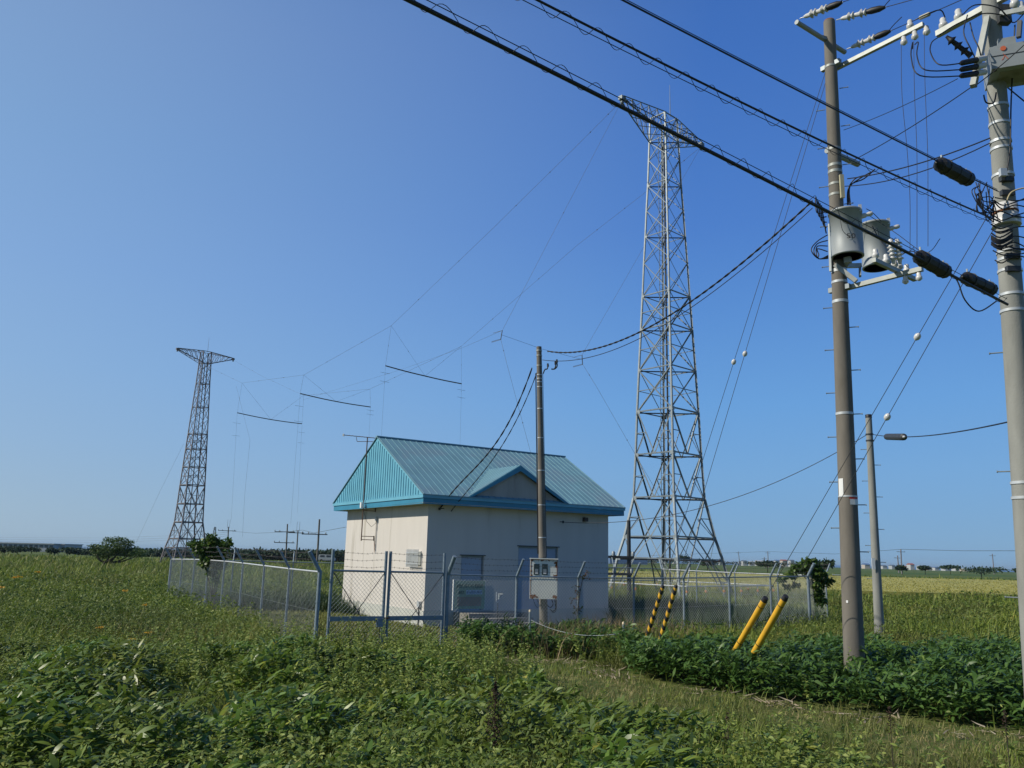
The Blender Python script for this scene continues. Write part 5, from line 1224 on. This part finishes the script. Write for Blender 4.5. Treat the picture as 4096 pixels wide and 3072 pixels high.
# ------------------------------------------------------------ guy wires with guards
def guy(a, g, topv, r, kind, label, ballf):
    """a: attachment, g: anchor, topv: image row of the guard top"""
    th = thing('guy_wire', label, 'guy wire', (g.x, g.y, 0), ('striped' if kind == 'striped' else 'yellow') + ' guarded guy wires')
    lo, hi = 0., 1.
    for _ in range(30):
        m_ = (lo + hi) / 2
        if proj(g.lerp(a, m_))[1] > topv: lo = m_
        else: hi = m_
    top = g.lerp(a, lo); d = (a - g).normalized(); L = (top - g).length
    MB().cyl(g - d * .3, a, .006, n=5).build('wire', STEEL_D, th)
    if kind == 'striped':
        G = MB().cyl(g + d * .1, top, r, n=16).build('guard', YEL, th)
        m = MB(); n = 9; x = d.orthogonal().normalized(); y = d.cross(x); R_ = r + .002; pitch = L / n; seg = 20
        for k in range(n):
            vs = []
            for i in range(seg + 1):
                t = 2 * pi * i / seg; sk = .05 * sin(t + .6)
                for h in (0, pitch * .47): vs.append(g + d * min(L, max(.02, k * pitch + .10 + h + sk)) + (x * cos(t) + y * sin(t)) * R_)
            m.add(vs, [(2 * i, 2 * i + 2, 2 * i + 3, 2 * i + 1) for i in range(seg)], True)
        m.build('stripe', BLK, G)
        MB().cyl(top, top + d * .06, r + .004, r * .8, n=16).build('cap', BLK, G)
    else:
        G = MB().cyl(g + d * .05, top, r, n=18).build('guard', YEL, th)
        for f in (.04, .47, .93): MB().cyl(g + d * (L * f), g + d * (L * f + .015), r + .003, n=18).build('strap', BLK, G)
        MB().cyl(top, top + d * .09, r + .004, r * .85, n=18).build('cap', BLK, G)
    if ballf:
        p = g.lerp(a, ballf); MB().lathe(p - d * .065, d, [(0, .02), (.03, .048), (.065, .054), (.10, .048), (.13, .02)], 14).build('guy_insulator', PORC, th)
def vfrac(a, g, v):
    lo, hi = 0., 1.
    for _ in range(30):
        m_ = (lo + hi) / 2
        if proj(g.lerp(a, m_))[1] > v: lo = m_
        else: hi = m_
    return lo
for (u, v, y, ad_, bv, lb) in ((2578, 2578, 20.6, ax1(13.0) + V(-.12, 0, 0), 1448, 'left of two guy wires with black and yellow striped guards'), (2628, 2600, 19.7, ax1(12.8) + V(-.1, .05, 0), 1415, 'right of two guy wires with black and yellow striped guards')):
    g = at(u, v, y); a = ad_; s = (g - a) / abs(g.z - a.z) ; g2 = g + s * max(0, g.z); guy(a, g2, 2351, .048, 'striped', lb, vfrac(a, g2, bv))
for (u, v, y, ap, bv, tv, lb) in ((2942, 2600, 17.9, (3965, 838), 1347, 2404, 'left of two guy wires with plain yellow guards'), (3012, 2618, 17.2, (3975, 915), 1668, 2398, 'right of two guy wires with plain yellow guards')):
    g = at(u, v, y); a = at(*ap, 11.9); s = (g - a) / abs(g.z - a.z); g2 = g + s * max(0, g.z); guy(a, g2, tv, .062, 'yellow', lb, vfrac(a, g2, bv))

# ------------------------------------------------------------ plants and trees
def fence_shrub():
    b = V(at(855, 2320, 30.6).x, 30.6, 0); th = thing('shrub', 'leafy green shrub climbing over the left fence', 'shrub', tuple(b))
    m = MB(); top = at(850, 2250, 30.6)
    for k in range(4): m.tube([b + V(.06 * k, 0, 0), b + V(-.05 + .05 * k, 0, .9), top + V(-.4 + .28 * k, .1, .3 + .1 * k)], [.035, .025, .01])
    m.build('stem', BARK, th)
    cs = []; rs = []
    for u, v, r in ((845, 2180, .38), (810, 2200, .30), (880, 2200, .34), (790, 2178, .20), (905, 2175, .22), (850, 2240, .30), (820, 2250, .22), (880, 2260, .22), (850, 2290, .17), (862, 2320, .13), (760, 2175, .10), (895, 2240, .15), (850, 2155, .18)):
        cs.append(tuple(at(u, v, 30.6))); rs.append((r, r * .8, r * .85))
    foliage(th, 'foliage', cs, rs, 2300, .13, VINE)
fence_shrub()
def corner_vine():
    p0 = PF[-1]; th = thing('vine', 'dense vine wrapping the right-hand corner of the fence', 'vine', (p0.x, p0.y, 0)); cs = []; rs = []
    for u, v, r in ((3225, 2262, .30), (3190, 2275, .24), (3255, 2285, .34), (3275, 2300, .28), (3265, 2340, .28), (3275, 2380, .22), (3300, 2330, .20), (3320, 2322, .10), (3160, 2300, .20), (3130, 2320, .15), (3150, 2345, .12), (3185, 2340, .12), (3285, 2405, .2), (3240, 2255, .25)):
        cs.append(tuple(at(u, v, 32.4))); rs.append((r, r * .8, r * .8))
    foliage(th, 'foliage', cs, rs, 2300, .14, VINE)
    m = MB(); m.tube([at(3285, 2425, 32.4), at(3275, 2350, 32.4), at(3250, 2280, 32.4)], .03); m.tube([at(3280, 2425, 32.5), at(3240, 2330, 32.4), at(3190, 2280, 32.4)], .02); m.build('stem', BARK, th)
    p1 = PF[2]; th = thing('vine', 'sparse reddish vine on a post right of the meter box', 'vine', (p1.x, p1.y, 0)); cs = [tuple(p1 + V(random.uniform(-.12, .12), -.05, z)) for z in (.4, .7, 1.0, 1.3, 1.6, 1.9)]; cs.append(tuple(p1 + V(.25, .1, 2.0)))
    foliage(th, 'foliage', cs, [(.13, .06, .16)] * 7, 110, .09, leafmat('red_vine', [(.06, .09, .02), (.12, .10, .03), (.25, .10, .04)], .5, .3))
    MB().tube([p1 + V(.04, -.05, 0), p1 + V(-.04, -.05, .8), p1 + V(.05, -.05, 1.5), p1 + V(.15, 0, 2.0)], .01).build('stem', BARK, th)
corner_vine()
def wind_tree():
    y = 92.; b = at(418, 2262, y); b.z = -.1; th = thing('windswept_tree', 'low windswept tree spreading right over the left meadow', 'tree', tuple(b)); m = MB()
    j = at(418, 2250, y); tips = [(385, 2228), (380, 2200), (440, 2200), (470, 2215), (520, 2220), (545, 2225), (440, 2240), (490, 2205)]
    m.tube([b, j], [.30, .22], 8)
    for u, v in tips: m.tube(smooth([j, j.lerp(at(u, v, y), .45) + V(0, random.uniform(-.6, .6), -.25), at(u, v, y)], 3), [.15 - .02 * k for k in range(7)], 6)
    m.build('trunk', BARK, th); cs = []; rs = []
    for u, v, rx, rz in ((455, 2180, 1.3, .8), (430, 2195, 1.2, .8), (400, 2205, .9, .6), (490, 2175, .9, .65), (500, 2200, 1.4, .7), (530, 2205, 1.2, .55), (555, 2212, .9, .4), (460, 2210, 1.5, .6), (385, 2190, .5, .3), (375, 2182, .3, .2), (445, 2160, .7, .3), (483, 2157, .5, .25), (515, 2170, .5, .3), (410, 2225, .8, .3), (545, 2222, .9, .25)):
        cs.append(tuple(at(u, v, y + random.uniform(-1, 1)))); rs.append((rx, 1.1, rz))
    foliage(th, 'crown', cs, [(a_ * 1.05, b_, c_ * 1.1) for a_, b_, c_ in rs], 5200, .17, TREE)
wind_tree()
def bush(u, v0, v1, w, y, label, mt=FARL, n=650, cat='tree', grp='trees beyond the meadow', nm='far_tree'):
    b = at(u, v1, y); zb = float(hz(np.array(b.x), np.array(y))); px = y / 3300; h = (v1 - v0) * px; rw = w * px / 2; b.z = zb
    th = thing(nm, label, cat, tuple(b), grp); MB().cyl(b - V(0, 0, .3), at(u, (v0 + v1) / 2, y), .16 * max(.6, h / 3), .08, n=6).build('trunk', BARK, th); cs = []; rs = []; rr = random.Random(u)
    for k in range(7): cs.append((b.x + rr.uniform(-.65, .65) * rw, b.y + rr.uniform(-.5, .5) * rw, at(u, v1, y).z + h * rr.uniform(.3, .72))); q = rr.uniform(.35, .6); rs.append((rw * q, rw * q, h * q * .55))
    foliage(th, 'crown', cs, rs, n, .5 * max(1, y / 230), mt)
desc = [(18, 2186, 2213, 75, 210, 'leftmost dark far tree in front of the long pale building'), (70, 2183, 2212, 85, 210, 'round far tree in front of the long pale building, second from the left edge'), (128, 2188, 2208, 55, 230, 'small far tree before the middle of the long pale building'), (218, 2190, 2214, 70, 200, 'far tree left of the right end of the long pale building'), (270, 2186, 2217, 95, 190, 'large dark far tree at the right end of the long pale building'), (315, 2191, 2206, 45, 260, 'small far tree right of the long pale building'), (365, 2190, 2218, 70, 200, 'far tree just left of the windswept tree')]
for d_ in desc: bush(*d_)
desc = [(3070, 2240, 2268, 110, 190, 'dark shrub behind the right fence beside the vine corner'), (3290, 2238, 2282, 75, 120, 'dark round shrub between the vine corner and the transformer pole'), (3608, 2262, 2284, 45, 260, 'small dark shrub at the foot of a far pole'), (3700, 2264, 2280, 50, 280, 'lone dark shrub in the far field'), (3925, 2266, 2298, 210, 210, 'broad dark thicket at the right beyond the rice field'), (3800, 2262, 2276, 90, 330, 'low far thicket left of the broad dark one'), (2735, 2224, 2240, 60, 420, 'far tree seen through the near lattice tower'), (2650, 2232, 2242, 40, 420, 'small far tree seen left through the near lattice tower'), (2830, 2240, 2262, 70, 190, 'dark shrub right of the tower foot'), (4080, 2268, 2290, 60, 240, 'far tree cut by the pale pole at the right'), (2462, 2222, 2240, 40, 300, 'far bush between the building and the tower')]
for d_ in desc: bush(*d_)
def treeline(u0, u1, vt, vb, y, label, n):
    a, c = at(u0, vb(u0), y), at(u1, vb(u1), y); k = 46; cs = []; rs = []; rr = random.Random(int(u0))
    for i in range(k):
        u = u0 + (u1 - u0) * (i + rr.random()) / k; h = (vb(u) - vt(u)) * y / 3300; p = at(u, vb(u), y + rr.uniform(-6, 6)); cs.append((p.x, p.y, p.z + h * .45)); rs.append((rr.uniform(1.6, 3.2), 3, h * rr.uniform(.42, .62)))
    root = thing('t', 'x', 'x'); o = foliage(root, 'far_woodland', cs, rs, n, .75, FARL); o.parent = None; bpy.data.objects.remove(root); tag(o, label, None, None, 'stuff')
treeline(330, 860, lambda u: 2197 + (u - 600) * .012, lambda u: 2226 + (u - 600) * .015, 235, 'dark far woodland left of the gate', 9000)
treeline(840, 1400, lambda u: 2196 + (u - 850) * .012, lambda u: 2232 + (u - 850) * .02, 225, 'dark far woodland between the fence shrub and the building', 11000)
treeline(2500, 3250, lambda u: 2240 + (u - 2500) * .012, lambda u: 2248 + (u - 2500) * .02, 640, 'thin dark hedge line under the horizon at the right', 3500)
# orange lilies
LILY = leafmat('lily_petal', [(.62, .30, .01), (.70, .40, .02), (.78, .50, .03)], .5, .3)
for k, (u, v, y) in enumerate(((152, 2287, 34), (78, 2307, 31), (8, 2349, 26.5), (498, 2362, 25.5), (400, 2509, 17.6), (595, 2530, 17), (533, 2556, 16.4), (60, 2310, 31.5), (25, 3062, 9.4), (580, 2420, 21))):
    p = at(u, v, y); th = thing('orange_flower', ('orange lily cluster highest at the left edge', 'yellow-orange blossom pair left of the highest lilies', 'orange bloom cut by the left edge', 'single orange lily nearest the left fence', 'wide orange lily in the left foreground grass', 'orange lily right of the wide one', 'small orange lily below its neighbours', 'small yellow blossom beside the left pair', 'orange bloom in the bottom left corner', 'faint orange lily midway up the left slope')[k], 'flower', (p.x, p.y, 0), 'orange flowers in the left meadow')
    MB().cyl((p.x, p.y, 0), p, .006, n=4).build('stem', MUG, th)
    n = 26; r_ = .0045 * y; P_ = np.array([p.x, p.y, p.z]) + .33 * RNG.normal(0, 1, (n, 3)) * np.array([r_, r_, r_ * .3]) - np.array([p.x, p.y, 0.]); bladeset('blossom', P_, RNG.uniform(0, 6.28, n), RNG.uniform(-.2, .8, n), np.full(n, .0020 * y), np.full(n, .0013 * y), np.full(n, .8), RNG.normal(0, .5, n), RNG.random(n), LILY, 'leaf', th)
# dark dried dock spikes
DOCK = leafmat('dried_dock', [(.02, .012, .008), (.04, .022, .014), (.07, .04, .025)], .9, .05)
for k, (u, v, y, h) in enumerate(((1975, 3000, 9.0, .62), (2915, 3000, 9.6, .34), (3565, 2950, 10.4, .30), (4030, 2980, 10.2, .35))):
    p = at(u, v, y); t = p + V(.0, 0, h); th = thing('dock_stalk', ('blackish dried dock spike at the centre foreground', 'thin dried stalk in the lower middle right', 'dried stalk on the track edge', 'dried stalk at the lower right')[k], 'plant', (p.x, p.y, 0), 'dried dock stalks'); base = V(p.x, p.y, .0)
    MB().cyl(base, t, .007, .003, n=5).build('stem', BARK, th); n = 900 if k == 0 else 130
    f = RNG.random(n); w = .045 * np.sin(np.clip(f * 1.02 + .05, 0, 1) * pi) ** .6 * (1 if k == 0 else .5); P_ = np.stack([RNG.normal(0, 1, n) * w, RNG.normal(0, 1, n) * w, (p.z + .04 + f * (t.z - p.z))], 1)
    bladeset('seed_head', P_, RNG.uniform(0, 6.28, n), RNG.uniform(-.5, 1, n), np.full(n, .022), np.full(n, .016), np.full(n, .5), RNG.normal(0, .6, n), RNG.random(n), DOCK, 'leaf', th)

# ------------------------------------------------------------ far buildings
def block(name, u0, u1, vt, vb, y, dep, label, cat, cw, cr, kind='flat', group=None):
    a, c = at(u0, vb, y), at(u1, vb, y); z0 = a.z - 6; z1 = at(u0, vt, y).z; zz = at(u0, vb, y).z
    th = thing(name, label, cat, (a.x, a.y, zz), group); m = MB(); m.cube(a.x, c.x, y, y + dep, z0, z1 if kind == 'flat' else zz + (z1 - zz) * .55); m.build('wall', cw, th)
    if kind == 'flat': MB().cube(a.x - .3, c.x + .3, y - .3, y + dep + .3, z1, z1 + .35).build('roof', cr, th)
    else:
        zm = zz + (z1 - zz) * .55; ym = y + dep / 2; q = [(a.x - .3, y - .4, zm), (c.x + .3, y - .4, zm), (c.x + .3, y + dep + .4, zm), (a.x - .3, y + dep + .4, zm), (a.x - .3, ym, z1), (c.x + .3, ym, z1)]
        MB().add(q, [(0, 1, 5, 4), (2, 3, 4, 5), (0, 4, 3), (1, 2, 5), (3, 2, 1, 0)]).build('roof', cr, th)
    return th, a, c, zz, z1
HW = mat('house_white', (.44, .45, .46), .8); HR1 = mat('roof_slate', (.10, .13, .18), .7); HR2 = mat('roof_red', (.30, .10, .08), .7); HR3 = mat('roof_blue', (.10, .17, .32), .6); HB = mat('house_beige', (.45, .40, .34), .8); HG = mat('shed_grey', (.38, .40, .42), .7); WIN = mat('window_dark', (.05, .06, .08), .3)
th, a, c, z0, z1 = block('long_building', -60, 212, 2171, 2199, 330, 18, 'long pale building at the left edge beyond the trees', 'building', HG, HW)
for k in range(13):
    x_ = a.x + 1 + (c.x - a.x) * k / 13.2; MB().cube(x_, x_ + 1.3, 329.9, 330.05, z0 + 1.4, z0 + 2.3).build('window', WIN, th)
MB().cube(a.x, c.x, 329.7, 330 - .001, z0 - .2, z0 + .9).build('lower_band', HW, th)
block('pale_annex', 214, 256, 2178, 2196, 335, 14, 'white annex at the right end of the long pale building', 'building', HW, HW)
th, a, c, z0, z1 = block('factory_hall', 2440, 2590, 2228, 2243, 520, 20, 'blue-walled hall with white roof seen behind the tower foot', 'building', HR3, HW)
rr = random.Random(21); seen = []
spots = [(3295, 2253, 22), (3470, 2262, 26), (3650, 2262, 20), (3575, 2264, 18), (3690, 2268, 24), (3720, 2270, 18), (3748, 2271, 20), (3790, 2272, 22), (3835, 2276, 30), (3865, 2277, 20), (3540, 2266, 22), (3510, 2262, 18), (3625, 2268, 18), (3905, 2278, 18), (3040, 2247, 30), (3085, 2246, 24), (3112, 2244, 22), (3140, 2244, 24), (3170, 2243, 20), (3010, 2249, 22), (2980, 2247, 18), (2620, 2240, 16), (2665, 2241, 14), (2590, 2243, 14), (2700, 2241, 14), (2500, 2247, 12), (2545, 2247, 12), (2885, 2248, 14), (2860, 2247, 12)]
near = {0: 'right of the vine corner', 1: 'just right of the transformer pole'}
words = ['white', 'beige', 'white', 'grey']
for k, (u, v, w) in enumerate(spots):
    y = rr.uniform(840, 1000); hh_ = rr.choice([4, 5, 6]) if k not in (1, 2, 8) else 9; w *= .8; cw = (HW, HB, HW, HG)[k % 4]; cr = (HR1, HR3, HR2, HR1, HG)[k % 5]
    side = 'right of the slim pole' if u > 3520 else 'beside the transformer pole' if u > 3250 else 'behind the right fence' if u > 2950 else 'behind the lattice tower'
    roofw = ('slate', 'blue', 'red', 'slate', 'grey')[k % 5]
    nums = ('first', 'second', 'third', 'fourth', 'fifth', 'sixth', 'seventh', 'eighth', 'ninth', 'tenth', 'eleventh', 'twelfth')
    same = sorted([q[0] for q in spots if (q[0] > 3520) == (u > 3520) and (q[0] > 3250) == (u > 3250) and (q[0] > 2950) == (u > 2950)]); idx = same.index(u)
    block('house', u - w / 2, u + w / 2, v - hh_, v + 3, y, 9, 'tiny %s-roofed house %s, %s from left' % (roofw, side, nums[min(idx, 11)]), 'house', cw, cr, 'gable', 'houses of the far town')
# white van parked beyond the fence
def van():
    y = 215.; p = at(1308, 2238, y); p.z = float(hz(np.array(p.x), np.array(y))); th = thing('parked_van', 'small white van parked beyond the fence left of the building', 'van', tuple(p)); L = 4.2
    m = MB(); prof = [(-.5, .35), (.5, .35), (.5, .95), (.36, 1.05), (.24, 1.75), (-.46, 1.8), (-.5, 1.0)]
    f = [p + V(x_ * L, -.8, z_) for x_, z_ in prof]; g = [p + V(x_ * L, .8, z_) for x_, z_ in prof]; n = len(prof)
    m.add(f + g, [tuple(range(n)), tuple(range(2 * n - 1, n - 1, -1))] + [(i, i + n, (i + 1) % n + n, (i + 1) % n) for i in range(n)]); m.build('body', HW, th)
    for x_ in (-.32, .05): MB().box(p + V(x_ * L + .3, -.81, 1.38), V(.55, 0, 0), V(0, .01, 0), V(0, 0, .24)).build('window', WIN, th)
    for x_ in (-.3, .32): MB().cyl(p + V(x_ * L, -.85, .33), p + V(x_ * L, -.6, .33), .33, n=16).build('wheel', RUBBER, th)
van()

# ------------------------------------------------------------ thin sea haze
hb = MB().cube(-46000, 46000, -46000, 46000, -8.5, 40)
hm = bpy.data.materials.new('sea_haze'); hm.use_nodes = True; hn = hm.node_tree
for q in list(hn.nodes):
    if q.type != 'OUTPUT_MATERIAL': hn.nodes.remove(q)
pv = hn.nodes.new('ShaderNodeVolumePrincipled'); pv.inputs['Color'].default_value = (.60, .82, 1, 1); pv.inputs['Density'].default_value = .00009; pv.inputs['Anisotropy'].default_value = .1
hn.links.new(pv.outputs[0], [q for q in hn.nodes if q.type == 'OUTPUT_MATERIAL'][0].inputs['Volume'])
tag(hb.build('haze', hm), kind='stuff')
